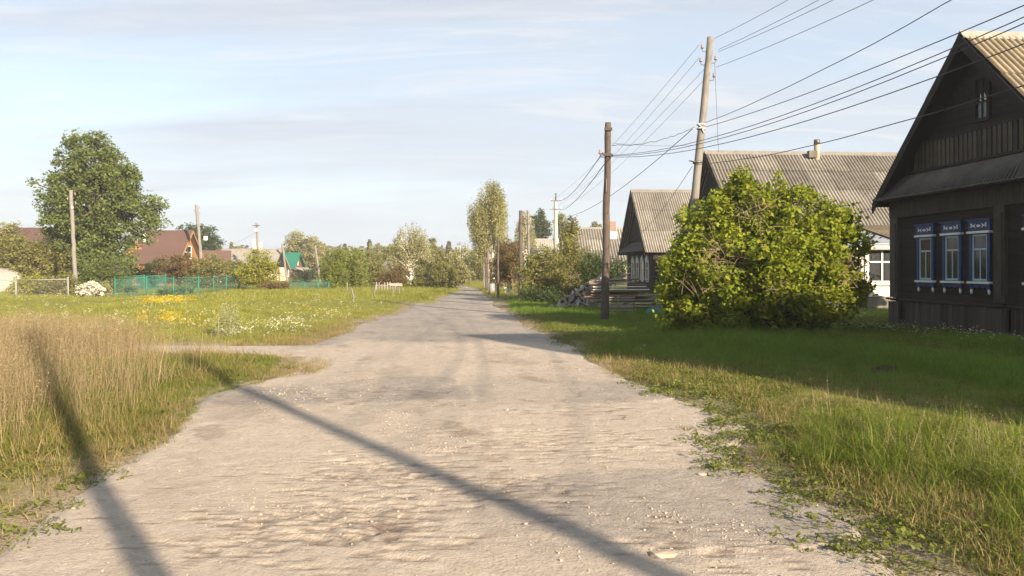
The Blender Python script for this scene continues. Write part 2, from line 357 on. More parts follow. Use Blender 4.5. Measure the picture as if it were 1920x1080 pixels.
# road
RIP = lambda x, y: ss(.1, .9, fbm(x, y, .9, 5, 4, 16)) 
def roadZ(x, y):
    s = roadS(x, y); z = T(x, y) + np.clip(s * .35 - .03, -.09, .012)
    z = z + .012 * fbm(x, y, 1.8, 4, 6, 20) * ss(0, .4, s)
    ph = x * 3.0 + y * 30 + 3.2 * fbm(x, y, 2.2, 2, 4, 16)
    w = np.abs(np.sin(ph * .5)); rip = (w ** .5) * .003 * RIP(x, y) * ss(.3, 1, s) * (1 - ss(9, 16, y))
    # broken old asphalt plates standing a little proud, with a ragged lip
    pl = asphalt(x, y); z = z + .014 * ss(.45, .55, pl) * (1 - ss(14, 22, y)) - rip
    for cx, cy, rx, ry, dp in SCOOP:
        k = (np.abs(x - cx) < rx) & (np.abs(y - cy) < ry * 1.6)
        if k.any():
            u = (x[k] - cx) / rx; w_ = (y[k] - cy) / ry + .5 * u * u; rim = ss(-1.0, -.55, w_) * (1 - ss(-.5, 1.1, w_)); z[k] = z[k] - dp * rim * (1 - u * u)
    pits = ss(.75, 1.1, fbm(x, y, 2.4, 9, 8, 20)) * .02
    return z - pits
_r2 = np.random.RandomState(12); SCOOP = []
for (cx_, cy_, sx_, sy_, n_) in ((-1.15, 4.75, .85, .55, 330), (-1.0, 6.0, .8, .55, 210), (.05, 5.45, .6, .35, 90), (.15, 7.0, .9, .6, 110), (.9, 6.9, .7, .5, 60), (-1.6, 9.6, .9, .7, 70), (.6, 8.6, .8, .5, 50), (1.2, 4.4, .6, .5, 60)):
    for _ in range(n_): SCOOP.append((_r2.normal(cx_, sx_ * .55), _r2.normal(cy_, sy_ * .6), _r2.uniform(.045, .12), _r2.uniform(.030, .055), _r2.uniform(.004, .012)))
def shade_blotch_mask(x, y):  # shadow of each scoop's near rim painted dark, plus brown blotches
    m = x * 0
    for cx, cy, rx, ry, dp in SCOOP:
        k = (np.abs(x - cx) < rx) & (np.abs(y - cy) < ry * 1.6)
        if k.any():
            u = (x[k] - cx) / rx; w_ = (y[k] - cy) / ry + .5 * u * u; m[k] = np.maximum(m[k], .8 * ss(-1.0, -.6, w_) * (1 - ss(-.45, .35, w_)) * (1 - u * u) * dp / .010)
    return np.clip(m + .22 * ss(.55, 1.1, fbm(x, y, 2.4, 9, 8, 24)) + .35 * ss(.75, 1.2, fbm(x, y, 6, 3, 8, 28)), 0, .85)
def asphalt(x, y):
    n = fbm(x, y, 1.1, 8, 4, 20)
    a = 1 - ss(.7, 1.2, np.abs(y - 10.3 - .15 * x + n * .7) / 1.5 + np.abs(x + .2) / 6)
    b = ss(0, .5, n) * ss(11.5, 14.5, y) * (1 - ss(3, 4, np.abs(x + 1)))
    c_ = (1 - ss(.6, 1.1, np.hypot(x - .9, (y - 5.15) * 1.3) / 1.5 + n * .25)) * .9
    d = ss(20, 26, y)
    return np.clip(np.maximum(np.maximum(a * (.35 + .65 * ss(-.4, .5, fbm(x, y, 2.2, 3, 8, 24))), b), np.maximum(c_, d)) , 0, 1)
t = NT('road'); v = t.coord('World'); at = t.n('ShaderNodeAttribute', attribute_name='asphalt'); at2 = t.n('ShaderNodeAttribute', attribute_name='gravel')
a1 = t.noise(v, .7, 6, .6, .3); a2 = t.noise(v, 5, 8, .75, .4, .36, .64); a3 = t.noise(v, 45, 4, .75, 0, .35, .65); a4 = t.noise(v, 14, 5, .7, .5, .52, .7)
dust = t.mix(a1, (.57, .485, .39), (.48, .41, .33)); dust = t.mix(t.math('MULTIPLY', a2, .55), dust, (.33, .265, .20)); dust = t.mix(t.math('MULTIPLY', a3, .4), dust, (.30, .25, .205))
asph = t.mix(a2, (.315, .285, .255), (.205, .185, .17)); asph = t.mix(t.math('MULTIPLY', a3, .5), asph, (.19, .17, .155))
fa = t.math('MULTIPLY', at.outputs['Fac'], t.math('MULTIPLY_ADD', a1, .5, .55), clamp=True); c = t.mix(t.math('MULTIPLY', fa, .85), dust, asph)
c = t.mix(t.math('MULTIPLY', a4, .35), c, (.17, .125, .085)); at3 = t.n('ShaderNodeAttribute', attribute_name='pit'); c = t.mix(at3.outputs['Fac'], c, (.135, .10, .075))  # painted rim shadows and brown blotches darken the road colour
vo = t.n('ShaderNodeTexVoronoi'); vo.inputs['Scale'].default_value = 38; t.l(v, vo.inputs['Vector'])
sv = t.n('ShaderNodeSeparateColor'); t.l(vo.outputs['Color'], sv.inputs[0])
peb = t.math('MULTIPLY', t.math('LESS_THAN', vo.outputs['Distance'], .36), t.math('GREATER_THAN', sv.outputs[0], t.math('MULTIPLY_ADD', at2.outputs['Fac'], -.15, .965)))
c = t.mix(t.math('MULTIPLY', peb, .75), c, t.mix(sv.outputs[1], (.50, .42, .33), (.34, .27, .2)))
vc = t.n('ShaderNodeTexVoronoi', feature='DISTANCE_TO_EDGE'); vc.inputs['Scale'].default_value = .9
nv = t.n('ShaderNodeTexNoise'); nv.inputs['Scale'].default_value = 3; nv.inputs['Detail'].default_value = 6; t.l(v, nv.inputs['Vector'])
t.l(t.mix(.22, v, nv.outputs['Color'], 'ADD'), vc.inputs['Vector'])
crk = t.math('MULTIPLY', t.math('LESS_THAN', vc.outputs['Distance'], .006), t.math('GREATER_THAN', a1, .80)); c = t.mix(t.math('MULTIPLY', crk, .6), c, (.13, .10, .08))
b1 = t.bump(a3, .5, .012); b2 = t.bump(a2, .5, .03, b1); b3 = t.bump(t.math('SUBTRACT', 1.0, vo.outputs['Distance']), .28, .012, b2)
M['road'] = t.fin(c, .95, b3, .12)
ys = [-25.0, -15, -8, -3, 0, 2.0]
while ys[-1] < 105: ys.append(ys[-1] + (.018 if 3.3 < ys[-1] < 8 else max(.025, .006 * ys[-1]) if ys[-1] > 3 else .08))
xs = np.arange(-5.6, 3.2, .032)
def gravel(x, y):
    n = fbm(x, y, 1.4, 6, 6, 24)
    k = ss(.25, .9, n)
    k = np.maximum(k, (1 - ss(.5, 1.0, np.hypot((x - .75) / 1.0, (y - 4.45) / .75) + n * .25)))
    k = np.maximum(k, .7 * (1 - ss(.5, 1.0, np.hypot((x + 1.3) / 1.1, (y - 5.3) / .8) + n * .3)))
    k = np.maximum(k, .6 * (1 - ss(.5, 1.0, np.hypot((x + 1.7) / .5, (y - 6.9) / .8) + n * .3)))
    return np.clip(k, 0, 1)
rd = grid('road', xs, np.array(ys), roadZ, M['road'], lambda x, y: (roadS(x, y) > -.12) & ~((x < -5.0) & (y < 60)), {'asphalt': asphalt, 'gravel': gravel, 'pit': lambda x, y: shade_blotch_mask(x, y)})
tag(rd, 'pale dusty village road with gravel and broken old asphalt', 'road', kind='structure')
pt = grid('path', np.arange(-60, -4.85, .12), np.arange(13.6, 18.8, .12), roadZ, M['road'], lambda x, y: (roadS(x, y) > -.12), {'asphalt': lambda x, y: x * 0, 'gravel': lambda x, y: gravel(x, y) * .5 + .4, 'pit': lambda x, y: x * 0})
tag(pt, 'narrow gravel track leaving the road to the left behind the dry grass', 'path', kind='structure')
# ------------------------------------------------------------------ scatter through geometry nodes
PROTO = {}
def proto(name, meshes):
    col = bpy.data.collections.new('prototypes_' + name)
    for me in meshes: col.objects.link(bpy.data.objects.new(name, me))
    PROTO[name] = (col, len(meshes))
def scatter(name, pts, scl, key, label, cat, tilt=.15, seed=0, sz=None, mat_=None):
    r = np.random.RandomState(seed + 11); n = len(pts); col, k = PROTO[key]
    me = bpy.data.meshes.new(name); me.vertices.add(n); me.vertices.foreach_set('co', np.asarray(pts, dtype=np.float32).ravel())
    rot = np.stack([r.normal(0, tilt, n), r.normal(0, tilt, n), r.uniform(0, 6.28, n)], 1).astype(np.float32)
    a = me.attributes.new('rot', 'FLOAT_VECTOR', 'POINT'); a.data.foreach_set('vector', rot.ravel())
    s3 = np.stack([scl, scl, scl if sz is None else scl * sz], 1).astype(np.float32)
    a = me.attributes.new('scl', 'FLOAT_VECTOR', 'POINT'); a.data.foreach_set('vector', s3.ravel())
    a = me.attributes.new('pick', 'INT', 'POINT'); a.data.foreach_set('value', r.randint(0, k, n).astype(np.int32))
    o = link(name, me); ng = bpy.data.node_groups.new(name, 'GeometryNodeTree')
    ng.interface.new_socket('Geometry', in_out='INPUT', socket_type='NodeSocketGeometry'); ng.interface.new_socket('Geometry', in_out='OUTPUT', socket_type='NodeSocketGeometry')
    gi = ng.nodes.new('NodeGroupInput'); go = ng.nodes.new('NodeGroupOutput'); ip = ng.nodes.new('GeometryNodeInstanceOnPoints')
    ci = ng.nodes.new('GeometryNodeCollectionInfo'); ci.inputs['Collection'].default_value = col; ci.inputs['Separate Children'].default_value = True; ci.inputs['Reset Children'].default_value = True
    def na(nm, ty):
        x = ng.nodes.new('GeometryNodeInputNamedAttribute'); x.data_type = ty; x.inputs['Name'].default_value = nm; return x.outputs['Attribute']
    er = ng.nodes.new('FunctionNodeEulerToRotation'); ng.links.new(na('rot', 'FLOAT_VECTOR'), er.inputs[0])
    ng.links.new(gi.outputs[0], ip.inputs['Points']); ng.links.new(ci.outputs[0], ip.inputs['Instance'])
    ip.inputs['Pick Instance'].default_value = True; ng.links.new(na('pick', 'INT'), ip.inputs['Instance Index'])
    ng.links.new(er.outputs[0], ip.inputs['Rotation']); ng.links.new(na('scl', 'FLOAT_VECTOR'), ip.inputs['Scale'])
    ng.links.new(ip.outputs[0], go.inputs[0])
    md = o.modifiers.new('scatter', 'NODES'); md.node_group = ng
    return tag(o, label, cat, kind='stuff')
def blades(n, h0, h1, rad, w, lean, curve, seed, seg=3, head=None, mats=None):
    r = np.random.RandomState(seed); V = []; Fc = []; HV = []; HF = []
    for i in range(n):
        a = r.uniform(0, 6.28); q = rad * math.sqrt(r.uniform()); bx, by = q * math.cos(a), q * math.sin(a)
        h = r.uniform(h0, h1); az = r.uniform(0, 6.28); ln = abs(r.normal(0, lean)) + .03; cv = r.uniform(.3, 1) * curve
        wd = w * r.uniform(.7, 1.3); sx, sy = -math.sin(az), math.cos(az); tw = r.uniform(-.8, .8); sx, sy = math.cos(az + PI / 2 + tw), math.sin(az + PI / 2 + tw)
        base = len(V); px = bx; py = by; pz = -.02; ang = ln
        for k in range(seg + 1):
            f = k / seg; ww = wd * (1 - f) ** .6 * .5
            if k < seg: V += [(px - sx * ww, py - sy * ww, pz), (px + sx * ww, py + sy * ww, pz)]
            else: V.append((px, py, pz))
            st = h / seg; px += math.cos(az) * math.sin(ang) * st; py += math.sin(az) * math.sin(ang) * st; pz += math.cos(ang) * st; ang += cv / seg * (1 + f)
        for k in range(seg - 1):
            b = base + 2 * k; Fc += [(b, b + 1, b + 3), (b, b + 3, b + 2)]
        b = base + 2 * (seg - 1); Fc.append((b, b + 1, b + 2))
        if head:
            tx, ty, tz = V[-1]
            for j in range(head[0]):
                hx, hy, hz = tx + r.normal(0, head[1]), ty + r.normal(0, head[1]), tz - r.uniform(-.2, 1) * head[2]
                s_ = head[3]; d = r.normal(0, 1, 3); d /= np.linalg.norm(d); e_ = np.cross(d, r.normal(0, 1, 3)); e_ /= np.linalg.norm(e_) + 1e-6
                bb = len(V); c_ = np.array((hx, hy, hz))
                V += [tuple(c_ - d * s_), tuple(c_ + e_ * s_ * .5), tuple(c_ + d * s_)]; Fc.append((bb, bb + 1, bb + 2))
    return V, Fc
def leafset(P0, size, seed=0, up=.3, asp=.6, sv=.35, droop=0.0):
    """P0 Nx3 leaf centres -> verts, tris (two triangles folded on the midrib)"""
    r = np.random.RandomState(seed); n = len(P0); P0 = np.asarray(P0)
    d = r.normal(0, 1, (n, 3)); d[:, 2] = d[:, 2] * .6 - droop; d /= np.linalg.norm(d, axis=1)[:, None] + 1e-9
    nr = r.normal(0, 1, (n, 3)); nr[:, 2] = np.abs(nr[:, 2]) + up; e_ = np.cross(d, nr); e_ /= np.linalg.norm(e_, axis=1)[:, None] + 1e-9
    nm = np.cross(e_, d); s = size * (1 + r.uniform(-sv, sv, n))[:, None]
    b = P0 - d * s * .5; tp = P0 + d * s * .5; l_ = P0 + e_ * s * asp * .5 + nm * s * .10 - d * s * .05; q = P0 - e_ * s * asp * .5 + nm * s * .10 - d * s * .05
    V = np.stack([b, l_, tp, q], 1).reshape(-1, 3); i = np.arange(n)[:, None] * 4
    return V, np.concatenate([i + [[0, 2, 1]], i + [[0, 3, 2]]], 1).reshape(-1, 3)
def herb(n, rad, h, size, seed):
    r = np.random.RandomState(seed); a = r.uniform(0, 6.28, n); q = rad * np.sqrt(r.uniform(0, 1, n))
    return leafset(np.stack([q * np.cos(a), q * np.sin(a), r.uniform(.01, h, n) * (1 - .6 * q / rad)], 1), size, seed, 1.4, .55)
B = lambda nm, args, m: np_mesh(nm, *blades(*args[:8], **(args[8] if len(args) > 8 else {})), m)
proto('short', [B('grass_tuft', (34, .06, .15, .11, .0055, .45, 1.0, s), M['G_short']) for s in range(4)])
proto('lawn', [B('grass_tuft', (34, .06, .16, .12, .006, .5, 1.1, s), M['G_lawn']) for s in range(4, 8)])
proto('tall', [B('grass_tuft', (30, .14, .46, .17, .0078, .38, 1.7, s, dict(seg=4)), M['G_tall']) for s in range(20, 24)])
proto('straw', [B('straw_tuft', (15, .35, .82, .20, .0045, .15, .45, s, dict(seg=3, head=(5, .008, .12, .013))), M['G_straw']) for s in range(30, 35)])
proto('dry', [B('dry_tuft', (30, .05, .20, .15, .0055, .9, 1.2, s), M['G_dry']) for s in range(40, 43)])
proto('meadow', [B('meadow_tuft', (30, .10, .26, .28, .011, .4, 1.0, s), M['G_meadow']) for s in range(50, 54)])
proto('herb', [np_mesh('herb', *herb(46, .13, .06, .032, s), M['G_herb']) for s in range(60, 64)])
def flower(seed, m, hh=(.25, .5), heads=4, s=.028):
    a = np_mesh('stems', *blades(heads, hh[0], hh[1], .12, .004, .18, .3, seed), M['G_meadow'])
    V = []; r = np.random.RandomState(seed); Vb, Fb = blades(heads, hh[0], hh[1], .12, .004, .18, .3, seed)
    tips = [Vb[i] for i in range(6, len(Vb), 7)]
    pts = []
    for tp in tips:
        for k in range(6): pts.append((tp[0] + r.normal(0, s * .8), tp[1] + r.normal(0, s * .8), tp[2] + r.normal(0, s * .35)))
    V2, F2 = leafset(np.array(pts), s, seed, 2.0, .9)
    me = bpy.data.meshes.new('flower'); nV = len(Vb); me.from_pydata([tuple(v) for v in Vb] + [tuple(v) for v in V2], [], [tuple(f) for f in Fb] + [tuple(int(i) + nV for i in f) for f in F2])
    me.materials.append(M['G_meadow']); me.materials.append(m)
    me.polygons.foreach_set('material_index', [0] * len(Fb) + [1] * len(F2)); return me
proto('white_fl', [flower(s, M['Fl_white']) for s in range(70, 74)])
proto('yellow_fl', [flower(s, M['Fl_yellow'], (.3, .55), 9, .034) for s in range(80, 83)])
def stone_mesh(seed):
    r = np.random.RandomState(seed); import bmesh
    bm = bmesh.new(); bmesh.ops.create_icosphere(bm, subdivisions=1, radius=.5)
    for v_ in bm.verts: v_.co = Vector((v_.co.x * r.uniform(.7, 1.2), v_.co.y * r.uniform(.6, 1), v_.co.z * r.uniform(.35, .7)))
    me = bpy.data.meshes.new('pebble'); bm.to_mesh(me); bm.free(); me.materials.append(M['stone']); return me
proto('stone', [stone_mesh(s) for s in range(5)])
def spread(n, x0, x1, y0, y1, seed, mask, dpow=0.0):
    """random points; mask(x,y) -> keep probability; dpow>0 thins with distance"""
    r = np.random.RandomState(seed)
    if dpow:
        u = r.uniform(0, 1, n); y = (y0 ** (1 - dpow) + u * (y1 ** (1 - dpow) - y0 ** (1 - dpow))) ** (1 / (1 - dpow)) if dpow != 1 else y0 * (y1 / y0) ** u
    else: y = r.uniform(y0, y1, n)
    x = r.uniform(x0, x1, n)
    k = (r.uniform(0, 1, n) < mask(x, y)) & (np.abs(x) < y * .74 + 1.5)
    x, y = x[k], y[k]; return np.stack([x, y, np.where(roadS(x, y) > 0, np.maximum(groundZ(x, y), roadZ(x, y)), groundZ(x, y))], 1)
def rs(n, a, b, seed): return np.random.RandomState(seed).uniform(a, b, n)
HB = [(10.2, 24, 14.2, 21.3), (12.2, 21, 29, 44)]
def nobuild(x, y):
    k = np.ones_like(x)
    for a, b, c_, d in HB: k = k * (1 - ((x > a) & (x < b) & (y > c_) & (y < d)))
    return k
off = lambda x, y: -roadS(x, y)
right = lambda x, y: (x > 0) & (x > np.interp(y, RE[:, 0], RE[:, 1]) - .4)
# right bank: short lawn everywhere, tall clumps near the lower right corner
def shadeside(x, y): return ss(-.8, .8, (x - 4.2) + (y - 10.2) * .49 + .5 * fbm(x, y, 1.2, 2, 6, 18))  # follows the near house's shadow edge, switching between lit and shaded grass colours
def worn(x, y): return 1 - .93 * np.exp(-((y - 8.75 - .12 * (x - 2)) / .42) ** 2) * (1 - ss(3.8, 4.8, x))
def m_short_r(x, y): return right(x, y) * ss(.0, 1.4, off(x, y) + .5 * fbm(x, y, 2, 3, 8)) * nobuild(x, y) * worn(x, y) * (.30 + .70 * ss(-.5, .35, fbm(x, y, 1.3, 9, 6, 22)))
p = spread(30000, 0, 13, 8.8, 16, 91, lambda x, y: m_short_r(x, y) * shadeside(x, y)); scatter('shaded_grass', p, rs(len(p), .6, 1.3, 91) * (.8 + .7 * ss(-.2, .9, fbm(p[:, 0], p[:, 1], 1.3, 3, 6, 20))), 'lawn', 'deep green grass of the shaded bank nearer the camera', 'grass', seed=91)
p = spread(52000, 0, 12, 3.2, 16, 1, lambda x, y: m_short_r(x, y) * (1 - shadeside(x, y) * (y > 8.8))); scatter('short_grass', p, rs(len(p), .45, .95, 1) * (.65 + .5 * ss(-.4, .6, fbm(p[:, 0], p[:, 1], 1.5, 3, 6, 20))), 'short', 'short green lawn grass on the right bank beside the road', 'grass', seed=1)
p = spread(34000, -3, 19, 15, 42, 2, lambda x, y: m_short_r(x, y) + 0 * x); scatter('lawn_grass', p, rs(len(p), .55, 1.35, 2) * (.85 + .7 * ss(-.2, .9, fbm(p[:, 0], p[:, 1], 1.1, 3, 6, 20))), 'lawn', 'shaded green grass in front of the dark houses', 'grass', seed=2)
def m_tall_r(x, y):
    return right(x, y) * ss(.6, 1.9, off(x, y) + .4 * fbm(x, y, 1.5, 1, 6)) * (1 - ss(7.6, 9.0, y + .8 * fbm(x, y, 1, 2, 4, 12) - .28 * np.maximum(x - 4.5, 0))) * (.06 + .94 * ss(-.25, .25, fbm(x, y, 1.9, 7, 6, 20))) * worn(x, y) * (1 - ss(6.8, 8.0, y - .9 * np.maximum(x - 4.2, 0)))
p = spread(10500, 1.5, 9.5, 3.0, 11, 3, m_tall_r); scatter('tall_grass', p, rs(len(p), .35, .92, 3), 'tall', 'tall lush grass at the lower right of the road', 'grass', seed=3, tilt=.42)
def m_edge(x, y): o_ = off(x, y); return np.clip(ss(-.3, .3, o_ + .45 * fbm(x, y, 2.2, 5, 6, 18)) * (1 - ss(.7, 2.2, o_)) + .25 * ss(.3, 1, o_) * (y < 16), 0, 1) * (.25 + .75 * ss(-.3, .5, fbm(x, y, 2.4, 5, 8, 22)))
p = spread(42000, -6, 8, 3.2, 26, 4, m_edge, .9); scatter('dry_verge_grass', p, rs(len(p), .5, 1.0, 4), 'dry', 'flattened dry grass fringing the road edges', 'grass', seed=4, tilt=.2)
def m_herb(x, y): o_ = off(x, y); return ss(-.25, .4, o_ + .35 * fbm(x, y, 2.2, 1, 6, 18)) * np.where(x < 0, .45, 1) * (1 - ss(1.4, 3.2, o_)) * ss(-.1, .8, fbm(x, y, 1.7, 2, 6, 20)) * nobuild(x, y)
p = spread(15000, -7, 9, 3.2, 24, 5, m_herb, .6); scatter('low_weeds', p, rs(len(p), .6, 1.35, 5), 'herb', 'low broad-leaved weeds and clover along the road edges', 'weeds', seed=5)
p = spread(2600, 1, 14, 9.5, 24, 92, lambda x, y: right(x, y) * (off(x, y) > 1) * nobuild(x, y) * ss(.1, .7, fbm(x, y, 1.6, 5, 6, 20))); scatter('leafy_weeds', p, rs(len(p), .8, 1.6, 92), 'herb', 'clumps of leafy weeds in the shaded lawn before the log house', 'weeds', seed=92, sz=1.6)
p = spread(900, 2, 14, 9.8, 24, 93, lambda x, y: right(x, y) * (off(x, y) > 1.2) * nobuild(x, y) * ss(.2, .8, fbm(x, y, 1.2, 15, 6, 20))); scatter('lawn_tufts', p, rs(len(p), .45, .8, 93), 'tall', 'taller grass tufts standing out of the shaded lawn', 'grass', seed=93, tilt=.3)
# left bank near the camera
left = lambda x, y: x < -1.5
def m_short_l(x, y): return left(x, y) * ss(.0, .8, off(x, y) + .4 * fbm(x, y, 2, 3, 8))
p = spread(42000, -14, -2, 3.2, 14.4, 6, m_short_l); scatter('left_bank_grass', p, rs(len(p), .7, 1.4, 6) * (.42 + .6 * ss(0, 1.8, off(p[:, 0], p[:, 1]))), 'short', 'green grass at the foot of the dry stalks on the left bank', 'grass', seed=6)
def strawmask(x, y): return left(x, y) * ss(-.9, 1.5, (-x - 4.35 - .32 * np.maximum(y - 8, 0) * .6) + .5 * fbm(x, y, 1, 3, 4, 14)) * ss(5.6, 7.4, y + .5 * fbm(x, y, 1, 1, 4, 12)) * (1 - ss(13.4, 14.3, y))
def m_tall_l(x, y): return left(x, y) * ss(.9, 2.3, off(x, y)) * ss(-.5, .4, fbm(x, y, 1.6, 4, 6, 18))
p = spread(7000, -13, -2.6, 3.0, 14.2, 7, m_tall_l); scatter('left_tall_grass', p, rs(len(p), .4, .85, 7), 'tall', 'tufts of taller green grass on the left bank', 'grass', seed=7, tilt=.2)
p = spread(9500, -14.5, -3, 5.2, 14.3, 8, lambda x, y: strawmask(x, y) * (.10 + .62 * ss(-.45, .5, fbm(x, y, 1.4, 8, 6, 20)))); scatter('dry_tall_grass', p, rs(len(p), .4, 1.12, 8), 'straw', 'tall straw-coloured dry grass stalks on the left bank', 'grass', seed=8, tilt=.10)
p = spread(2600, -16, -5.6, 12.2, 14.6, 84, lambda x, y: ss(-6.2, -7.4, x) * .75); scatter('track_side_stalks', p, rs(len(p), .75, 1.15, 84), 'straw', 'dry stalks along the near side of the gravel track', 'grass', seed=84, tilt=.12)
p = spread(1400, -22, -3, 17.2, 21, 81, lambda x, y: ss(-.1, .6, off(x, y)) * ss(-8.5, -12, x + 0 * y)); scatter('far_dry_stalks', p, rs(len(p), .6, .9, 81), 'straw', 'thin dry stalks beyond the side track', 'grass', seed=81)
p = spread(900, 1.8, 8, 3.4, 8.6, 82, lambda x, y: right(x, y) * ss(.2, .6, off(x, y)) * ss(.2, .8, fbm(x, y, 1.8, 12, 8, 20)) * .35); scatter('dry_stalks', p, rs(len(p), .4, .62, 82), 'straw', 'few dry stalks among the lush grass at the lower right', 'grass', seed=82, tilt=.2)
p = spread(9000, -13, -2.6, 3.2, 14.2, 83, lambda x, y: left(x, y) * ss(.2, 1.2, off(x, y)) * (.3 + .7 * ss(-.5, .5, fbm(x, y, 1.2, 4, 4, 18)))); scatter('left_dry_grass', p, rs(len(p), .8, 1.7, 83), 'dry', 'dry blades mixed into the grass of the left bank', 'grass', seed=83, tilt=.3)
# the meadow on the left
p = spread(52000, -48, -2, 16, 62, 9, lambda x, y: left(x, y) * ss(.0, 1.1, off(x, y) + .1 + .5 * fbm(x, y, 1.4, 3, 6)), .8); scatter('meadow_grass', p, rs(len(p), .5, 1.5, 9) * (np.clip(p[:, 1] / 28, .75, 1.6) * (1 - .5 * ss(26, 36, p[:, 1]))) * (.55 + .7 * ss(-.5, .6, fbm(p[:, 0], p[:, 1], .5, 3, 4, 20))), 'meadow', 'sunlit yellow-green meadow grass left of the road', 'grass', seed=9, sz=.75)
p = spread(9000, -18, 4, 40, 110, 10, lambda x, y: ss(.0, .6, off(x, y)) * (x > -18)); scatter('far_verge_grass', p, rs(len(p), 1.2, 2.1, 10), 'meadow', 'grass on both sides of the far end of the road', 'grass', seed=10, sz=.6)
p = spread(6500, -30, -3, 17, 42, 12, lambda x, y: ss(.3, 1, off(x, y)) * (.12 + .75 * ss(-.1, .9, fbm(x, y, .7, 6, 3, 18))) * (1 - .6 * ss(26, 40, y)), .5); scatter('white_wildflowers', p, rs(len(p), .35, .8, 12), 'white_fl', 'small white wildflowers scattered over the meadow', 'wildflowers', seed=12)
def yel(x, y):
    k = 0
    for cx, cy, rx, ry in ((GX(312, 21.5), 21.5, .8, 1.0), (GX(385, 20.6), 20.6, .85, .9), (GX(300, 33), 33, 1.4, 2.0), (GX(350, 20.8), 21, 1.0, .5), (GX(610, 27), 27, .8, 1)): k = np.maximum(k, 1 - ss(.5, 1.1, np.hypot((x - cx) / rx, (y - cy) / ry)))
    return k
p = spread(14000, -22, -4, 18, 36, 13, lambda x, y: yel(x, y) * .30 * ss(-.4, .6, fbm(x, y, 1.7, 6, 6, 22))); scatter('yellow_wildflowers', p, rs(len(p), .5, .95, 13), 'yellow_fl', 'patches of bright yellow tansy flowers in the meadow', 'wildflowers', seed=13)
p = spread(700, -1, 11, 13, 24, 14, lambda x, y: right(x, y) * (off(x, y) > .8) * nobuild(x, y) * ss(.1, .8, fbm(x, y, .9, 3, 2, 14))); scatter('bank_wildflowers', p, rs(len(p), .35, .6, 14), 'white_fl', 'few small white flowers in the shaded grass before the big bush', 'wildflowers', seed=14)
# gravel lying on the road
def rp(n, seed, x0, x1, y0, y1, mask, dp=.5):
    r = np.random.RandomState(seed); u = r.uniform(0, 1, n); y = (y0 ** (1 - dp) + u * (y1 ** (1 - dp) - y0 ** (1 - dp))) ** (1 / (1 - dp)); x = r.uniform(x0, x1, n)
    k = (r.uniform(0, 1, n) < mask(x, y)) & (roadS(x, y) > .02); x, y = x[k], y[k]; return np.stack([x, y, roadZ(x, y) + .002], 1)
p = rp(80000, 1, -4, 3, 3.4, 16, lambda x, y: gravel(x, y) ** 2 * .42 * (.15 + .85 * ss(-.2, .7, fbm(x, y, 3.5, 2, 8, 26))) + .015); scatter('gravel', p, np.random.RandomState(2).lognormal(math.log(.0115), .45, len(p)), 'stone', 'loose pale gravel strewn over the road', 'gravel', tilt=.4)
for i, (px_, py_, s_, lb) in enumerate(((1245, 1055, .085, 'pale rock on the road near the bottom edge of the picture'), (1318, 903, .055, 'pale stone at the end of the crack beside the right verge'), (110, 0, 0, ''))):
    if not s_: continue
    D_ = 2320 / (py_ - HY); m_ = stone_mesh(40 + i); o = link('stone', m_, None, (GX(px_, D_), D_, float(roadZ(np.array([GX(px_, D_)]), np.array([D_]))[0]) + s_ * .12)); o.scale = (s_ * 2, s_ * 1.2, s_ * .9); tag(o, lb, 'stone')
for px_, py_, s_, lb in ((1660, 715, .2, 'small bare soil mound in the shaded grass, the left of two'), (1858, 712, .27, 'brown soil mound in the shaded grass, the right of two')):
    D_ = 2320 / (py_ - HY); x_ = GX(px_, D_); z_ = float(groundZ(np.array([x_]), np.array([D_]))[0])
    n_ = 18; vv = [(0, 0, .12 * s_ / .3)]; rr_ = np.random.RandomState(int(px_))
    for k in range(1, 5):
        for j in range(n_): a = 2 * PI * j / n_; q = k / 4 * s_ * (1 + .12 * rr_.normal()); vv.append((q * math.cos(a) * 1.5, q * math.sin(a) * 1.2, .12 * s_ / .3 * (1 - (k / 4) ** 1.2) + rr_.normal() * .018 - (.04 if k == 4 else 0)))
    ff = [(0, 1 + j, 1 + (j + 1) % n_) for j in range(n_)] + [(1 + (k - 1) * n_ + j, 1 + k * n_ + j, 1 + k * n_ + (j + 1) % n_, 1 + (k - 1) * n_ + (j + 1) % n_) for k in range(1, 4) for j in range(n_)]
    mb = MB(); mb.add(vv, ff, True); o = mb.build('soil_mound', M['soil_mound'], None, (x_, D_, z_)); tag(o, lb, 'soil mound')
HAZE = .0006
# ================================================================== buildings
def gz(x, y): return float(groundZ(np.array([float(x)]), np.array([float(y)]))[0])
_sheets = {}
def sheet_mesh(w, ln, pitch, amp, m, seg=4):
    key = (round(w, 3), round(ln, 3), pitch, m.name)
    if key in _sheets: return _sheets[key]
    n = int(round(w / pitch)) * seg; V = []; Fc = []
    for j, y in enumerate((0.0, ln)):
        for i in range(n + 1):
            x = -w / 2 + w * i / n; V.append((x, y, amp * math.sin(2 * PI * i / seg + PI / 4)))
    for i in range(n): Fc.append((i, n + 1 + i, n + 2 + i, i + 1)[::-1])
    b = len(V)
    for i in range(n + 1): x, y, z = V[n + 1 + i]; V.append((x, y, z - .012))
    for i in range(n): Fc.append((n + 1 + i, b + i, b + i + 1, n + 2 + i)[::-1])
    me = bpy.data.meshes.new('roof_sheet'); me.from_pydata(V, [], Fc); me.materials.append(m)
    me.polygons.foreach_set('use_smooth', [i < n for i in range(len(Fc))]); me.update(); _sheets[key] = me; return me
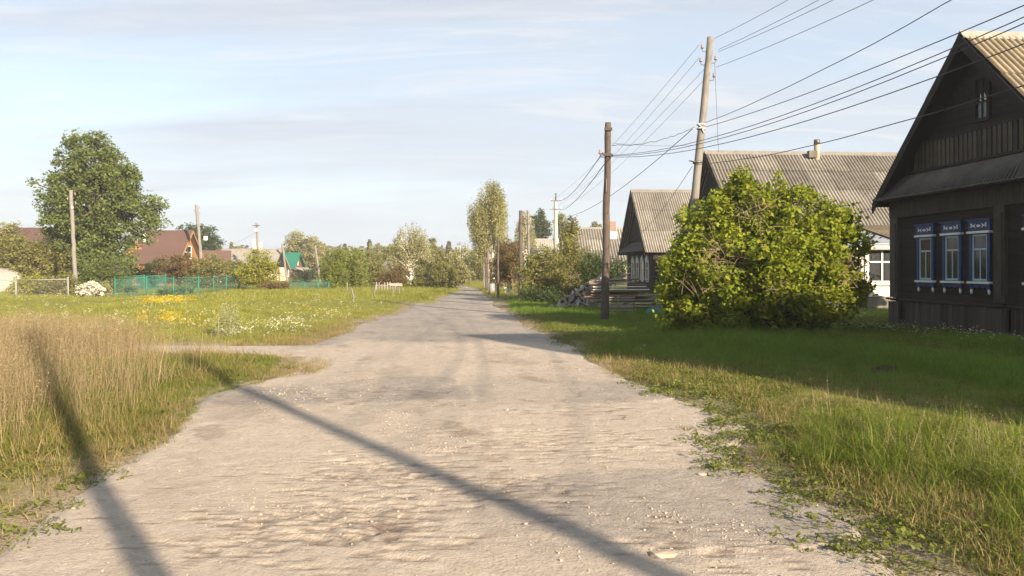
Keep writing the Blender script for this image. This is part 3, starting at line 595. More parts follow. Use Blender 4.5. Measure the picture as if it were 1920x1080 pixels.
def window(par, yc, z0, z1, w, x=0.0, trim='blue_paint', deco=True, frame='pale_blue', side=None):
    """a cased window on a facade that looks along local -x"""
    c = MB(); s = w / 2; ct = .085 if deco else .08
    hz = z1 - (.24 if deco else .1)
    c.box(x-.065, x, yc-s, yc-s+ct, z0+.15, hz); c.box(x-.065, x, yc+s-ct, yc+s, z0+.15, hz)
    c.box(x-.075, x, yc-s-.02, yc+s+.02, hz, z1)
    if deco:
        c.box(x-.11, x, yc-s-.045, yc+s+.045, z1, z1+.035)
        n = 6; pts = [(yc-s, z0+.20), (yc-s, z0+.06)]
        for k in range(1, 12):
            f = k / 12; pts.append((yc - s + w * f, z0 + .06 + .055 * math.sin(PI * f) + .022 * math.cos(f * PI * 8)))
        pts += [(yc+s, z0+.06), (yc+s, z0+.20)]
        c.prism(pts[::-1], (x-.05, x-.002))
    win = c.build('window', M[trim], par)
    f = MB(); a = yc-s+ct; b = yc+s-ct; q0 = z0+.27 if deco else z0+.05; q1 = hz-.075 if deco else hz-.02
    f.box(x-.045, x-.004, a, a+.045, q0, q1); f.box(x-.045, x-.004, b-.045, b, q0, q1)
    f.box(x-.043, x-.004, a+.045, b-.045, q1-.045, q1); f.box(x-.043, x-.004, a+.045, b-.045, q0, q0+.045)
    zt = q0 + (q1 - q0) * .68; f.box(x-.041, x-.006, a+.045, b-.045, zt-.02, zt+.02); f.box(x-.039, x-.006, yc-.014, yc+.014, q0+.045, zt-.02)
    f.build('frame', M[frame], win)
    for (y0, y1, zz0, zz1) in ((a+.045, yc-.014, q0+.045, zt-.02), (yc+.014, b-.045, q0+.045, zt-.02), (a+.045, b-.045, zt+.02, q1-.045)):
        p_ = MB(); p_.box(x-.026, x-.022, y0, y1, zz0, zz1); p_.build('pane', M['glass'], win)
    cu = MB(); m_ = 14; vv = []
    for k in range(m_ + 1): yy = a + .03 + (b - a - .06) * k / m_; vv += [(x-.010 + .004 * math.sin(k * 2.1), yy, q0+.03), (x-.010 + .004 * math.sin(k * 2.1 + .6), yy, q1-.03)]
    cu.add(vv, [(2*k, 2*k+1, 2*k+3, 2*k+2) for k in range(m_)]); cu.build('curtain', M['curtain'], win)
    sl = MB(); sl.box(x-.105, x-.002, yc-s-.03, yc+s+.03, z0+.205, z0+.255); sl.build('sill', M['white_paint'], win)
    if deco:
        co = MB(); co.box(x-.115, x-.004, yc-s-.03, yc+s+.03, hz-.055, hz-.005); co.build('cornice', M['white_paint'], win)
        ca = MB(); zc = z1 - .125; xa = x-.088
        def pl(pp): ca.prism([(yc + u, zc + v_) for u, v_ in pp], (xa, xa+.016))
        pl([(-.07, 0), (-.02, .030), (.02, .030), (.07, 0), (.02, -.030), (-.02, -.030)])
        for sg in (-1, 1):
            q = [(.10, .050), (.205, .004), (.10, -.046), (.135, 0)]; pl([(sg * u, v_) for u, v_ in q][::sg])
            q = [(.245, .062), (.285, .062), (.265, .015), (.285, -.03), (.245, -.03), (.232, .012)]; pl([(sg * u * w / .74, v_) for u, v_ in q][::sg])
        ca.build('header_carving', M['white_paint'], win)
        for sg in (-1, 1):
            d = MB(); yy = yc + sg * (s - .05)
            d.tube([(x-.035, yy, z0+.08), (x-.035, yy, z0+.055), (x-.035, yy, z0+.02), (x-.035, yy, z0-.02), (x-.035, yy, z0-.045)], [.022, .030, .034, .026, .006], 8); d.build('drop', M['white_paint'], win)
    return win
def roof(par, W_, L_, fo, bo, za, slope, m, pitch=.16, rows=3, sheets=True, eo=.25, jitter=.006, amp=.030, waves=7, capm=None):
    half = W_ / 2 + eo; ln = half * math.sqrt(1 + slope * slope); th = math.atan(slope); c_, s_ = math.cos(th), math.sin(th)
    total = L_ + fo + bo; w = pitch * waves; cols = int(round(total / w)); rl = ln / rows
    for sd_ in (-1, 1):
        if sheets:
            me = sheet_mesh(w, rl + .07, pitch, amp, m)
            for i in range(cols):
                for j in range(rows):
                    o = link('roof_sheet', me, par)
                    dn = Vector((0, sd_ * c_, -s_)); nrm = Vector((0, sd_ * s_, c_)); X_ = dn.cross(nrm)
                    x_ = -fo + w * (i + .5)
                    base = Vector((x_, W_ / 2, za)) + dn * (j * rl - .02) + nrm * (.045 + random.uniform(-1, 1) * jitter * .4)
                    Mx = Matrix((X_, dn, nrm)).transposed().to_4x4(); Mx.translation = base
                    o.matrix_local = Mx @ Matrix.Rotation(math.atan(.022 / rl) + random.uniform(-1, 1) * .003, 4, 'X') @ Matrix.Rotation(random.uniform(-1, 1) * .004, 4, 'Z')
        else:
            n = int(total / pitch) * 4; V = []; dn = Vector((0, sd_ * c_, -s_)); nrm = Vector((0, sd_ * s_, c_))
            for t_ in (0, ln):
                for i in range(n + 1): V.append(Vector((-fo + total * i / n, W_ / 2, za)) + dn * t_ + nrm * (.04 + amp * math.sin(i * PI / 2 + PI / 4)))
            q = MB(); q.add(V, [(i, i+1, n+2+i, n+1+i) if sd_ < 0 else (i, n+1+i, n+2+i, i+1) for i in range(n)], True); o = q.build('roof_slope', m, par)
    rc = MB(); yy = W_ / 2; tot = -fo + (cols * w if sheets else total)
    rc.prism([(yy-.16, za-.16*slope+.075), (yy, za+.125), (yy+.16, za-.16*slope+.075), (yy+.15, za-.15*slope+.05), (yy, za+.09), (yy-.15, za-.15*slope+.05)][::-1], (-fo-.02, tot+.02)); rc.build('ridge_cap', capm or m, par)
    return tot
def barges(par, W_, fo, za, slope, eo, m, wd=.2, xb=None):
    for sd_ in (-1, 1):
        b = MB(); e = W_ / 2 + eo; x0 = -fo - .045 if xb is None else xb; yy = W_ / 2
        p_ = [(yy, za+.03), (yy + sd_ * e, za+.03 - slope * e), (yy + sd_ * e, za - slope * e - wd), (yy, za - wd * 1.1)]
        b.prism(p_ if sd_ > 0 else p_[::-1], (x0, x0+.035)); b.build('bargeboard', m, par)
def log_house(origin, rz, label, group='dark log houses along the right of the road', L_=8.5, W_=6.8, za=6.95, windows=(1.49, 2.52, 3.49, 5.22, 6.14), detail=True, m_roof='asbestos_brown', fo=.45, eo=.2, zw=3.58, pil=((0, .34), (4.0, .33), (6.46, .34)), slats=True, trim='blue_paint', shortw=.68, cat='house', rows=3):
    H = empty('log_house', (*origin, 0), math.radians(rz), label, cat, group)
    slope = (za - zw) / (W_ / 2); Y = lambda t_: W_ - t_
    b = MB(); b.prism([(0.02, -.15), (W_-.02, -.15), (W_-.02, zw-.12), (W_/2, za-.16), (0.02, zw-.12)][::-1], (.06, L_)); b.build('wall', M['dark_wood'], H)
    # horizontal siding courses of the facade
    z = .84; me_cache = {}
    while z < 3.0:
        if 'c' not in me_cache:
            q = MB(); q.prism([(0, 0)] * 0 + [(0.0, 0.0), (W_, 0.0), (W_, .178), (0.0, .178)], (0, .058)); me_cache['c'] = q.mesh('siding_board', M['old_board'])
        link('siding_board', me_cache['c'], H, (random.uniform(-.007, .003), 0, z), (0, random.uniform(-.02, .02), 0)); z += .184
    q = MB(); q.box(-.10, .055, -.03, W_+.03, 3.0, zw-.02); q.build('frieze', M['old_plank'], H)
    z = zw - .02
    while z < za - .5:
        hw = (za - .16 - z - .18) / slope
        if hw > .1:
            q = MB(); q.box(0, .055, W_/2-hw, W_/2+hw, z, z+.172); o = q.build('gable_board', M['dark_wood'], H, (random.uniform(-.006, .004), 0, 0))
        z += .18
    q = MB(); q.box(-.02, .075, .0, .075, .8, zw-.1); q.build('corner_board', M['old_plank'], H)
    for (t0, w) in pil:
        q = MB(); q.box(-.10, -.002, Y(t0+w), Y(t0), .87, 3.0); q.box(-.125, -.102, Y(t0+w)+.05, Y(t0)-.05, 1.0, 2.85); q.build('pilaster', M['old_plank'], H)
    q = MB(); q.box(-.085, .0, -.05, W_+.05, .795, .835); q.box(-.06, .0, -.05, W_+.05, .765, .793)
    for (t0, w) in pil: q.box(-.19, -.087, Y(t0+w)-.04, Y(t0)+.04, .80, .842)
    q.build('belt_rail', M['old_plank'], H)
    pw = .148; n = int(W_ / pw); pm = []
    for k in range(4):
        q = MB(); q.box(-.022, .05, .004, pw-.004, -.12, .76); pm.append(q.mesh('plank', M['old_plank']))
    for i in range(n + 1):
        t_ = W_ - i * pw; ex = any(t0 - .02 < t_ - pw/2 < t0 + w + .06 for t0, w in pil)
        link('plank', pm[i % 4], H, (-.115 if ex else random.uniform(-.012, .004), min(i * pw, W_ - pw), random.uniform(-.01, .0)))
    # skirt roof over the facade
    q = MB(); V = []; nn_ = 120; 
    for k in range(nn_ + 1):
        f = k / nn_; wv = .014 * math.sin(f * (W_ + .4) / .13 * 2 * PI)
        V.append((-.53, -.12 + (W_ + .24) * f, 3.50 + wv + random.uniform(-.008, .008)))
    for k in range(nn_ + 1):
        f = k / nn_; wv = .014 * math.sin(f * (W_ + .4) / .13 * 2 * PI); V.append((-.005, .55 + (W_ - 1.1) * f, 4.10 + wv))
    Fc = [(k, k+1, nn_+2+k, nn_+1+k) for k in range(nn_)][::1]; q.add(V, [f_[::-1] for f_ in Fc], True)
    b0 = len(q.v); q.add([(x_+.0, y_, z_-.03) for x_, y_, z_ in V[:nn_+1]] , []); q.f += [(k, b0+k, b0+k+1, k+1) for k in range(nn_)]; q.sm += [False] * nn_
    q.add([V[0], V[nn_+1], (-.005, -.12, 3.50)], [(0, 1, 2)]); q.add([V[nn_], V[-1], (-.005, W_+.12, 3.50)], [(0, 2, 1)])
    q.build('skirt_roof', M['skirt_metal'], H)
    q = MB(); q.box(-.50, -.102, -.08, W_+.08, 3.44, 3.465); q.build('skirt_soffit', M['old_board'], H)
    if slats:
        q = MB(); q.box(-.07, -.004, 1.0, W_-1.0, 4.80, 4.86); q.box(-.07, -.004, .7, W_-.7, 4.10, 4.16); q.build('balcony_rail', M['old_board'], H)
        q = MB(); q.box(-.05, -.022, 0, .112, 4.162, 4.798); ms = q.mesh('slat', M['old_plank'])
        y_ = 1.02
        while y_ < W_ - 1.1: link('slat', ms, H, (random.uniform(-.006, .004), y_, 0)); y_ += .16
        q = MB(); yc = Y(3.55); q.box(-.07, -.003, yc-.26, yc-.18, 5.05, 5.95); q.box(-.07, -.003, yc+.18, yc+.26, 5.05, 5.95); q.box(-.08, -.003, yc-.28, yc+.28, 4.97, 5.05); q.prism([(yc-.30, 5.95), (yc+.30, 5.95), (yc, 6.2)], (-.08, -.003))
        w_ = q.build('attic_window', M['old_board'], H)
        q = MB(); q.box(-.045, -.01, yc-.02, yc+.02, 5.05, 5.95); q.box(-.047, -.01, yc-.18, yc+.18, 5.40, 5.44); q.build('frame', M['old_board'], w_)
        for a_, b_ in ((yc-.18, yc-.02), (yc+.02, yc+.18)):
            q = MB(); q.box(-.03, -.026, a_, b_, 5.05, 5.4); q.build('pane', M['glass'], w_)
        q = MB(); q.prism([(yc-.17, 5.07), (yc-.05, 5.07), (yc-.05, 5.62), (yc-.17, 5.40)], (-.02, -.017)); q.prism([(yc+.03, 5.07), (yc+.10, 5.07), (yc+.08, 5.62), (yc+.04, 5.5)], (-.02, -.017)); q.build('curtain', M['white_paint'], w_)
    if detail:
        for t_ in windows: window(H, Y(t_), 1.08, 2.73, shortw, trim=trim)
    roof(H, W_, L_, fo, .3, za, slope, M[m_roof], eo=eo, rows=rows, capm=M['asbestos_pale'])
    barges(H, W_, fo, za, slope, eo, M['dark_wood'], .24)
    # boarded underside of the front overhang, rafters ends
    for sd_ in (-1, 1):
        q = MB(); e = W_/2 + eo; yy = W_/2
        p_ = [(yy, za-.03), (yy+sd_*e, za-.03-slope*e), (yy+sd_*e, za-.06-slope*e), (yy, za-.06)]
        q.prism(p_ if sd_ > 0 else p_[::-1], (-fo, L_+.25)); q.build('soffit', M['dark_wood'], H)
    return H
a5 = math.radians(5)
H1 = log_house((10.40 + math.sin(a5) * 6.8, 21.1 - math.cos(a5) * 6.8), 5, 'dark log house with three blue and white carved windows at the right edge', L_=8.3)
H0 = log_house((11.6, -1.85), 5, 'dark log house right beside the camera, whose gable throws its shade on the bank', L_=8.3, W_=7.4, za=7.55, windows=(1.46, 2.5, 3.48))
def mid_house(name, origin, rz, label, W_, L_, zw, za, wall, m_roof, fo=.5, eo=.25, sheets=True, pitch=.16, group=None, gable='dark_wood', rows=3, barge='dark_wood', capm='asbestos_pale'):
    H = empty(name, (*origin, 0), math.radians(rz), label, 'house', group); slope = (za - zw) / (W_ / 2)
    b = MB(); b.box(0, L_, 0, W_, -.2, zw-.1); b.build('wall', M[wall], H)
    b = MB(); b.prism([(0, zw-.1), (W_, zw-.1), (W_/2, za-.16)][::-1], (.0, .05)); b.prism([(0, zw-.1), (W_, zw-.1), (W_/2, za-.16)][::-1], (L_-.05, L_)); b.build('gable', M[gable], H)
    tot = roof(H, W_, L_, fo, .3, za, slope, M[m_roof], sheets=sheets, eo=eo, pitch=pitch, rows=rows, capm=M[capm])
    barges(H, W_, fo, za, slope, eo, M[barge])
    if math.cos(math.radians(rz)) < 0 or not sheets: barges(H, W_, fo, za, slope, eo, M[barge], xb=tot)
    return H, slope
GR = 'dark log houses along the right of the road'
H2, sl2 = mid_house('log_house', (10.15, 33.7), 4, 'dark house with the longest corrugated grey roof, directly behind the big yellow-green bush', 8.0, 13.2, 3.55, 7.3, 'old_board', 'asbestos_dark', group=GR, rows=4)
q = MB(); q.tube([(5.0, 3.7, 6.5), (5.0, 3.7, 7.86)], .135, 12); ch = q.build('chimney', M['chimney_tan'], H2)
q = MB(); q.tube([(5.0, 3.7, 7.74), (5.0, 3.7, 7.95)], .148, 12); q.build('soot_band', M['steel'], ch)
q = MB(); q.box(4.5, 4.9, 3.45, 3.7, 7.05, 7.38); q.build('roof_hatch', M['skirt_metal'], H2)
# third house
H3, sl3 = mid_house('log_house', (9.1, 49.8), 3, 'dark house with a tall gable behind the firewood, left of the leaning pole', 8.4, 9.5, 3.0, 7.1, 'old_board', 'asbestos', group=GR, fo=.6, eo=.3)
for i in range(4):
    yc = 1.6 + i * 1.5; w_ = window(H3, yc, .75, 2.25, .85, trim='white_paint', deco=False, frame='white_paint')
    q = MB(); q.prism([(yc-.45, 2.27), (yc+.45, 2.27), (yc, 2.62)][::-1], (-.09, -.002)); q.build('pediment', M['white_paint'], w_)
q = MB(); q.add([(-.75, -.3, 2.85), (-.75, 8.7, 2.85), (-.0, 8.1, 3.55), (-.0, .5, 3.55)], [(0, 3, 2, 1)]); q.add([(-.75, -.3, 2.82), (-.75, 8.7, 2.82), (-.0, 8.1, 3.52), (-.0, .5, 3.52)], [(0, 1, 2, 3)]); q.build('skirt_roof', M['skirt_metal'], H3)
H4, sl4 = mid_house('house', (6.95, 84), 3, 'house with weathered corrugated roof and a brick chimney beyond the dark gable', 8.2, 14, 2.6, 6.35, 'grey_wood', 'asbestos', pitch=.30, gable='dark_wood')
q = MB(); q.box(4.3, 5.0, 3.4, 4.0, 5.6, 7.1); q.build('chimney', M['brick'], H4)
q = MB(); q.box(4.2, 5.0, 2.6, 3.3, 5.0, 5.95); q.build('roof_hatch', M['zinc'], H4)
H5, sl5 = mid_house('house', (3.1, 104.5), 3, 'small grey-roofed house behind the concrete pole', 7, 7.2, 2.6, 5.85, 'grey_wood', 'asbestos_pale', sheets=False, pitch=.3)
q = MB(); q.box(2.9, 3.25, 3.2, 3.6, 5.4, 6.7); q.build('chimney', M['chimney_tan'], H5)
# white annex of the second house
A = empty('annex', (12.3, 29.0, 0), 0, 'cream-white timber annex with a small-paned window, right of the big bush', 'annex')
q = MB(); q.box(.03, 6.2, .04, 4.9, -.1, 2.55); q.build('wall', M['white_board'], A)
for k in range(10):
    q = MB(); q.box(0, 6.2, -.0, .035, .64 + k * .195, .64 + k * .195 + .190)
    q.build('wall_board', M['white_board'], A, (0, random.uniform(-.008, 0), 0))
q = MB(); q.box(0, .19, -.05, -.004, -.1, .60); pm = q.mesh('plank', M['grey_wood'])
for k in range(31): link('plank', pm, A, (k * .2, random.uniform(-.01, .01), random.uniform(-.015, .01)))
q = MB(); q.box(-.03, 6.25, -.10, -.002, .60, .638); q.build('rail', M['white_board'], A)
q = MB(); x0, x1, z0, z1 = 1.02, 2.10, 1.14, 2.36
q.box(x0-.1, x0, -.06, -.01, z0-.06, z1+.08); q.box(x1, x1+.1, -.06, -.01, z0-.06, z1+.08); q.box(x0-.12, x1+.12, -.07, -.01, z1+.0, z1+.1); q.box(x0-.14, x1+.14, -.10, -.01, z0-.12, z0-.06)
wd_ = q.build('window', M['white_board'], A)
q = MB(); zt = z0 + (z1 - z0) * .62
for a_, b_, c_, d_ in ((x0, x0+.05, z0, z1), (x1-.05, x1, z0, z1), (x0, x1, z0-.002, z0+.05), (x0, x1, z1-.05, z1+.002), (x0+.002, x1-.002, zt-.03, zt+.03), ((x0+x1)/2-.03, (x0+x1)/2+.03, z0+.002, z1-.002)): q.box(a_, b_, -.055 + (a_ * .003), -.012, c_, d_)
q.build('frame', M['white_paint'], wd_)
xm = (x0 + x1) / 2
for a_, b_, c_, d_ in ((x0+.05, xm-.03, z0+.05, zt-.03), (xm+.03, x1-.05, z0+.05, zt-.03), (x0+.05, xm-.03, zt+.03, z1-.05), (xm+.03, x1-.05, zt+.03, z1-.05)):
    q = MB(); q.box(a_, b_, -.034, -.030, c_, d_); q.build('pane', M['glass'], wd_)
for a_, b_ in ((x0+.06, x0+.26), (x1-.42, x1-.24)):
    q = MB(); q.box(a_, b_, -.022, -.018, z0+.06, z1-.06); q.build('curtain', M['white_paint'], wd_)
q = MB(); q.add([(-.25, -.35, 2.50), (2.35, -.35, 2.50), (2.35, 4.3, 3.50), (-.25, 4.3, 3.50), (-.25, -.35, 2.46), (2.35, -.35, 2.46)], [(0, 1, 2, 3), (4, 5, 1, 0)]); q.build('roof_panel', M['zinc'], A)
me = sheet_mesh(1.12, 2.5, .16, .030, M['asbestos_brown'])
for i in range(4):
    for j in range(2):
        o = link('roof_sheet', me, A); th = math.atan(1.0 / 4.65); dn = Vector((0, -math.cos(th), -math.sin(th))); nrm = Vector((0, -math.sin(th), math.cos(th))); X_ = dn.cross(nrm)
        Mx = Matrix((X_, dn, nrm)).transposed().to_4x4(); Mx.translation = Vector((2.9 + i * 1.12, 4.3, 3.5)) + dn * (j * 2.36) + nrm * .03; o.matrix_local = Mx
q = MB(); q.box(-.25, 6.4, -.34, -.30, 2.36, 2.455); q.build('fascia', M['cream'], A)
# ------------------------------------------------------------------ left side houses (their gables look towards the road, +x)
def left_house(origin_x, yc, W_, L_, zw, za, label, wall, m_roof, gable, barge, eo=.3, fo=.5):
    H = empty('house', (origin_x, yc + W_/2, 0), PI, label, 'house'); slope = (za - zw) / (W_ / 2)
    b = MB(); b.box(0, L_, 0, W_, -.2, zw-.05); b.build('wall', M[wall], H)
    b = MB(); b.prism([(0, zw-.05), (W_, zw-.05), (W_/2, za-.12)][::-1], (0, .05)); b.prism([(0, zw-.05), (W_, zw-.05), (W_/2, za-.12)][::-1], (L_-.05, L_)); b.build('gable', M[gable], H)
    for sd_ in (-1, 1):
        q = MB(); e = W_/2 + eo; yy = W_/2; p_ = [(yy, za), (yy+sd_*e, za-slope*e), (yy+sd_*e, za-slope*e-.06), (yy, za-.06)]
        q.prism(p_ if sd_ > 0 else p_[::-1], (-fo, L_+.4)); q.build('roof_slope', M[m_roof], H)
    q = MB(); yy = W_/2; q.prism([(yy-.14, za-.14*slope+.02), (yy, za+.05), (yy+.14, za-.14*slope+.02)][::-1], (-fo-.02, L_+.42)); q.build('ridge_cap', M[m_roof], H)
    barges(H, W_, fo, za, slope, eo, M[barge], .22)
    return H
def lwin(H, yc, z0, z1, w, m='white_paint'):
    q = MB(); q.box(-.06, -.002, yc-w/2, yc-w/2+.1, z0, z1); q.box(-.06, -.002, yc+w/2-.1, yc+w/2, z0, z1); q.box(-.062, -.002, yc-w/2, yc+w/2, z1-.1, z1+.004); q.box(-.062, -.002, yc-w/2, yc+w/2, z0-.004, z0+.1)
    q.box(-.055, -.002, yc-.04, yc+.04, z0+.1, z1-.1); q.box(-.057, -.002, yc-w/2+.1, yc+w/2-.1, (z0+z1)/2-.04, (z0+z1)/2+.04)
    o = q.build('window', M[m], H); q = MB(); q.box(-.02, -.003, yc-w/2+.1, yc+w/2-.1, z0+.1, z1-.1); q.build('pane', M['glass'], o); return o
HA = left_house(-33.6, 80, 6.4, 4.1, 2.5, 5.65, 'house with steep brown roof and orange-trimmed gable, right of the big oak', 'brick_orange', 'brown_roof', 'ochre_trim', 'ochre_trim', .3, .6)
for k, yy in enumerate((3.2,)): lwin(HA, yy, 2.75, 4.1, 2.0)
lwin(HA, 1.6, .8, 2.1, 1.0); lwin(HA, 4.6, .8, 2.1, 1.0)
q = MB(); q.tube([(3.9, 4.3, 3.6), (3.9, 4.3, 5.4)], .14, 8); q.build('chimney', M['white_paint'], HA)
q = MB(); q.add([(3.2, 5.2, 3.0), (5.6, 5.2, 3.0), (4.4, 5.2, 4.5), (3.2, 3.0, 3.9), (5.6, 3.0, 3.9), (4.4, 3.6, 4.5)], [(0, 1, 2), (0, 2, 5, 3), (1, 4, 5, 2)]); q.build('dormer', M['ochre_trim'], HA)
HB_ = left_house(-33.2, 110, 7.5, 7.6, 2.0, 4.55, 'low house with long grey slate roof and two white chimneys behind the yellow bush', 'cream', 'asbestos_pale', 'dark_wood', 'grey_wood')
for xx, hh in ((3.4, 5.9), (2.6, 5.5)):
    q = MB(); q.box(xx-.22, xx+.22, 3.5, 3.95, 4.0, hh); q.build('chimney', M['chimney_white'], HB_)
lwin(HB_, 2.2, .8, 1.9, 1.0); lwin(HB_, 5.2, .8, 1.9, 1.0)
HC_ = empty('house', (-40.7, 101, 0), math.radians(20), 'cream house with small brown roof between the hedge and the yellow bush', 'house')
q = MB(); q.box(0, 3.4, 0, 4.6, -.1, 2.1); q.build('wall', M['cream'], HC_)
q = MB(); q.prism([(0, 2.1), (4.6, 2.1), (2.3, 4.1)][::-1], (0, 3.4)); q.build('gable', M['cream'], HC_)
for sd_ in (-1, 1):
    q = MB(); p_ = [(2.3, 4.22), (2.3+sd_*2.7, 1.87), (2.3+sd_*2.7, 1.80), (2.3, 4.14)]; q.prism(p_ if sd_ > 0 else p_[::-1], (-.4, 3.8)); q.build('roof_slope', M['brown_roof'], HC_)
HD_ = left_house(-34.4, 124, 6.0, 3.9, 2.0, 4.35, 'red-brown cottage with bright green roof and white windows', 'red_brown', 'green_roof', 'red_brown', 'green_roof')
lwin(HD_, 1.5, .6, 1.7, 1.1); lwin(HD_, 4.4, .6, 1.7, 1.1); lwin(HD_, 3.0, 2.3, 3.1, .8)
for xx in (1.0, 3.0):
    q = MB(); q.box(xx-.5, xx+.5, 6.0, 6.06, .5, 1.75); w_ = q.build('window', M['white_paint'], HD_); q = MB(); q.box(xx-.36, xx+.36, 6.062, 6.08, .64, 1.6); q.build('pane', M['glass'], w_)
q = MB(); q.add([(-.6, -.5, 2.0), (-.6, 6.3, 2.0), (-3.2, 6.3, 1.0), (-3.2, -.5, 1.0), (-.6, -.5, 1.92), (-.6, 6.3, 1.92), (-3.2, 6.3, .92), (-3.2, -.5, .92)], [(0, 1, 2, 3), (7, 6, 5, 4), (0, 3, 7, 4), (1, 5, 6, 2), (2, 6, 7, 3)]); pr = q.build('porch_roof', M['asbestos_pale'], HD_)
for yy in (0, 3, 6):
    q = MB(); q.box(-3.1, -3.0, yy-.06, yy+.06, -.1, 1.0); q.build('post', M['grey_wood'], pr)
HE_ = left_house(-43.2, 74, 7.5, 7.5, 2.8, 5.6, 'brown-roofed house half hidden behind the left side of the oak', 'brick', 'brown_roof', 'dark_wood', 'dark_wood')
q = MB(); q.tube([(7.2, 3.7, 5.4), (7.2, 3.7, 6.9)], .03, 5); q.build('antenna', M['steel'], HE_)
SH = empty('shed', (-14.9, 100, 0), math.radians(165), 'tiny grey shed gable among the bushes left of the leaning birch', 'shed')
q = MB(); q.prism([(0, -.1), (3, -.1), (3, 1.7), (1.5, 2.6), (0, 1.7)][::-1], (0, 2)); q.build('wall', M['grey_wood'], SH)
for sd_ in (-1, 1):
    q = MB(); p_ = [(1.5, 2.72), (1.5+sd_*1.8, 1.6), (1.5+sd_*1.8, 1.54), (1.5, 2.66)]; q.prism(p_ if sd_ > 0 else p_[::-1], (-.2, 2.2)); q.build('roof_slope', M['asbestos_pale'], SH)
# greenhouse at the left edge
GH = empty('greenhouse', (-36.6, 50, 0), 0, 'arched greenhouse with tan end wall at the far left edge', 'greenhouse')
R_ = 1.75; V = []; n = 16
arc = [(-R_ * math.cos(PI * k / n) , R_ * math.sin(PI * k / n) * .98) for k in range(n + 1)]
q = MB(); q.add([(x_, 0, z_) for x_, z_ in arc] + [(x_, 0.04, z_) for x_, z_ in arc], [tuple(range(n + 1)), tuple(reversed(range(n + 1, 2 * n + 2)))]); q.build('end_wall', M['tan_panel'], GH)
q = MB(); q.add([(x_ * 1.01, 0.05, z_ * 1.01) for x_, z_ in arc] + [(x_ * 1.01, 6, z_ * 1.01) for x_, z_ in arc], [(k, k+1, n+2+k, n+1+k) for k in range(n)], True); q.build('cover', M['polycarb'], GH)
for yy in (-.02, 1.5, 3, 4.5, 6):
    q = MB(); q.tube([(x_ * 1.02, yy, z_ * 1.02) for x_, z_ in arc], .028, 6); q.build('hoop', M['grey_metal'], GH)
# ------------------------------------------------------------------ fences
def fence(name, label, pts, h, post_m, net_m, rails=True, group=None, pr_=.04):
    """pts: list of (x,y); one post at each, one panel between"""
    o = empty(name, (pts[0][0], pts[0][1], 0), 0, label, 'fence', group); ox, oy = pts[0]
    for i, (x, y) in enumerate(pts):
        z0 = gz(x, y); hh = h + random.uniform(0, .14); q = MB(); q.tube([(x-ox, y-oy, z0-.2), (x-ox + random.uniform(-.02, .02), y-oy, z0+hh)], pr_, 8); q.build('post', M[post_m], o)
        if i:
            xa, ya = pts[i-1]; q = MB(); V = []; n = 10
            for k in range(n + 1):
                f = k / n; xx = xa + (x - xa) * f; yy = ya + (y - ya) * f; zz = gz(xx, yy); sg = .05 * math.sin(PI * f) + random.uniform(-.015, .015)
                V += [(xx-ox + .03 * math.sin(k * 1.9), yy-oy, zz+.03), (xx-ox, yy-oy, zz + h - sg)]
            q.add(V, [(2*k, 2*k+2, 2*k+3, 2*k+1) for k in range(n)]); q.build('net_panel', M[net_m], o)
            if rails: q = MB(); q.tube([(xa-ox, ya-oy, gz(xa, ya)+h), (x-ox, y-oy, gz(x, y)+h)], .025, 6); q.build('rail', M[post_m], o)
    return o
fence('mesh_fence', 'green mesh fence with thin posts in front of the hedge', [(GX(215, 45), 45), (GX(275, 44.6), 44.6), (GX(325, 44), 44), (GX(372, 43.6), 43.6), (GX(400, 49), 49), (GX(424, 54.5), 54.5), (GX(448, 60), 60), (GX(470, 66), 66)], 1.06, 'green_post', 'green_net')
fence('mesh_fence', 'short piece of green mesh fence further back under the hedge', [(GX(228, 58), 58), (GX(270, 58.5), 58.5), (GX(311, 59), 59)], 1.15, 'green_post', 'green_net')
fence('mesh_fence', 'low turquoise mesh fence right of the yellow bush', [(GX(546, 57), 57), (GX(570, 56.5), 56.5), (GX(596, 56), 56), (GX(616, 58), 58)], .72, 'green_post', 'green_net')
fence('pipe_fence', 'grey pipe fence with one thick end post at the far left', [(GX(-160, 42.5), 42.5), (GX(-60, 42.8), 42.8), (GX(30, 43), 43), (GX(128, 43.2), 43.2)], 1.0, 'grey_metal', 'grey_net', True, None, .045)
# ------------------------------------------------------------------ poles and wires
def pole(label, base, top, r0, r1, m, ins=(), group='utility poles', name='utility_pole', lamp=False, seed=0, n=14):
    bx, by = base; z0 = gz(bx, by); o = empty(name, (bx, by, z0), 0, label, 'pole', group); r = random.Random(seed)
    tx, ty, tz = top[0]-bx, top[1]-by, top[2]-z0; pts = []; rad = []
    for k in range(n + 1):
        f = k / n; w_ = math.sin(f * 3.1) * r.uniform(-.02, .02); pts.append((tx*f + w_, ty*f + w_ * .5, -.25 + (tz+.25) * f)); rad.append((r0 + (r1 - r0) * f) * r.uniform(.96, 1.04))
    q = MB(); q.tube(pts, rad, 12, True, .06); q.build('shaft', M[m], o)
    for (dz, sd_) in ins:
        f = 1 - dz / tz; x = tx * f; y = ty * f; z = tz - dz; rr = (r0 + (r1 - r0) * f)
        q = MB(); q.tube([(x, y, z-.10), (x+sd_*(rr+.04), y, z-.12), (x+sd_*(rr+.12), y, z-.10), (x+sd_*(rr+.13), y, z-.02), (x+sd_*(rr+.13), y, z+.05)], .013, 6); h = q.build('insulator', M['steel'], o)
        q = MB(); xx = x + sd_*(rr+.13); q.tube([(xx, y, z-.01), (xx, y, z+.03), (xx, y, z+.045), (xx, y, z+.10), (xx, y, z+.12)], [.048, .050, .034, .040, .02], 10); q.build('cup', M['porcelain'], h)
    return o, (bx, by, z0), (tx, ty, tz)
G_P = 'utility poles'
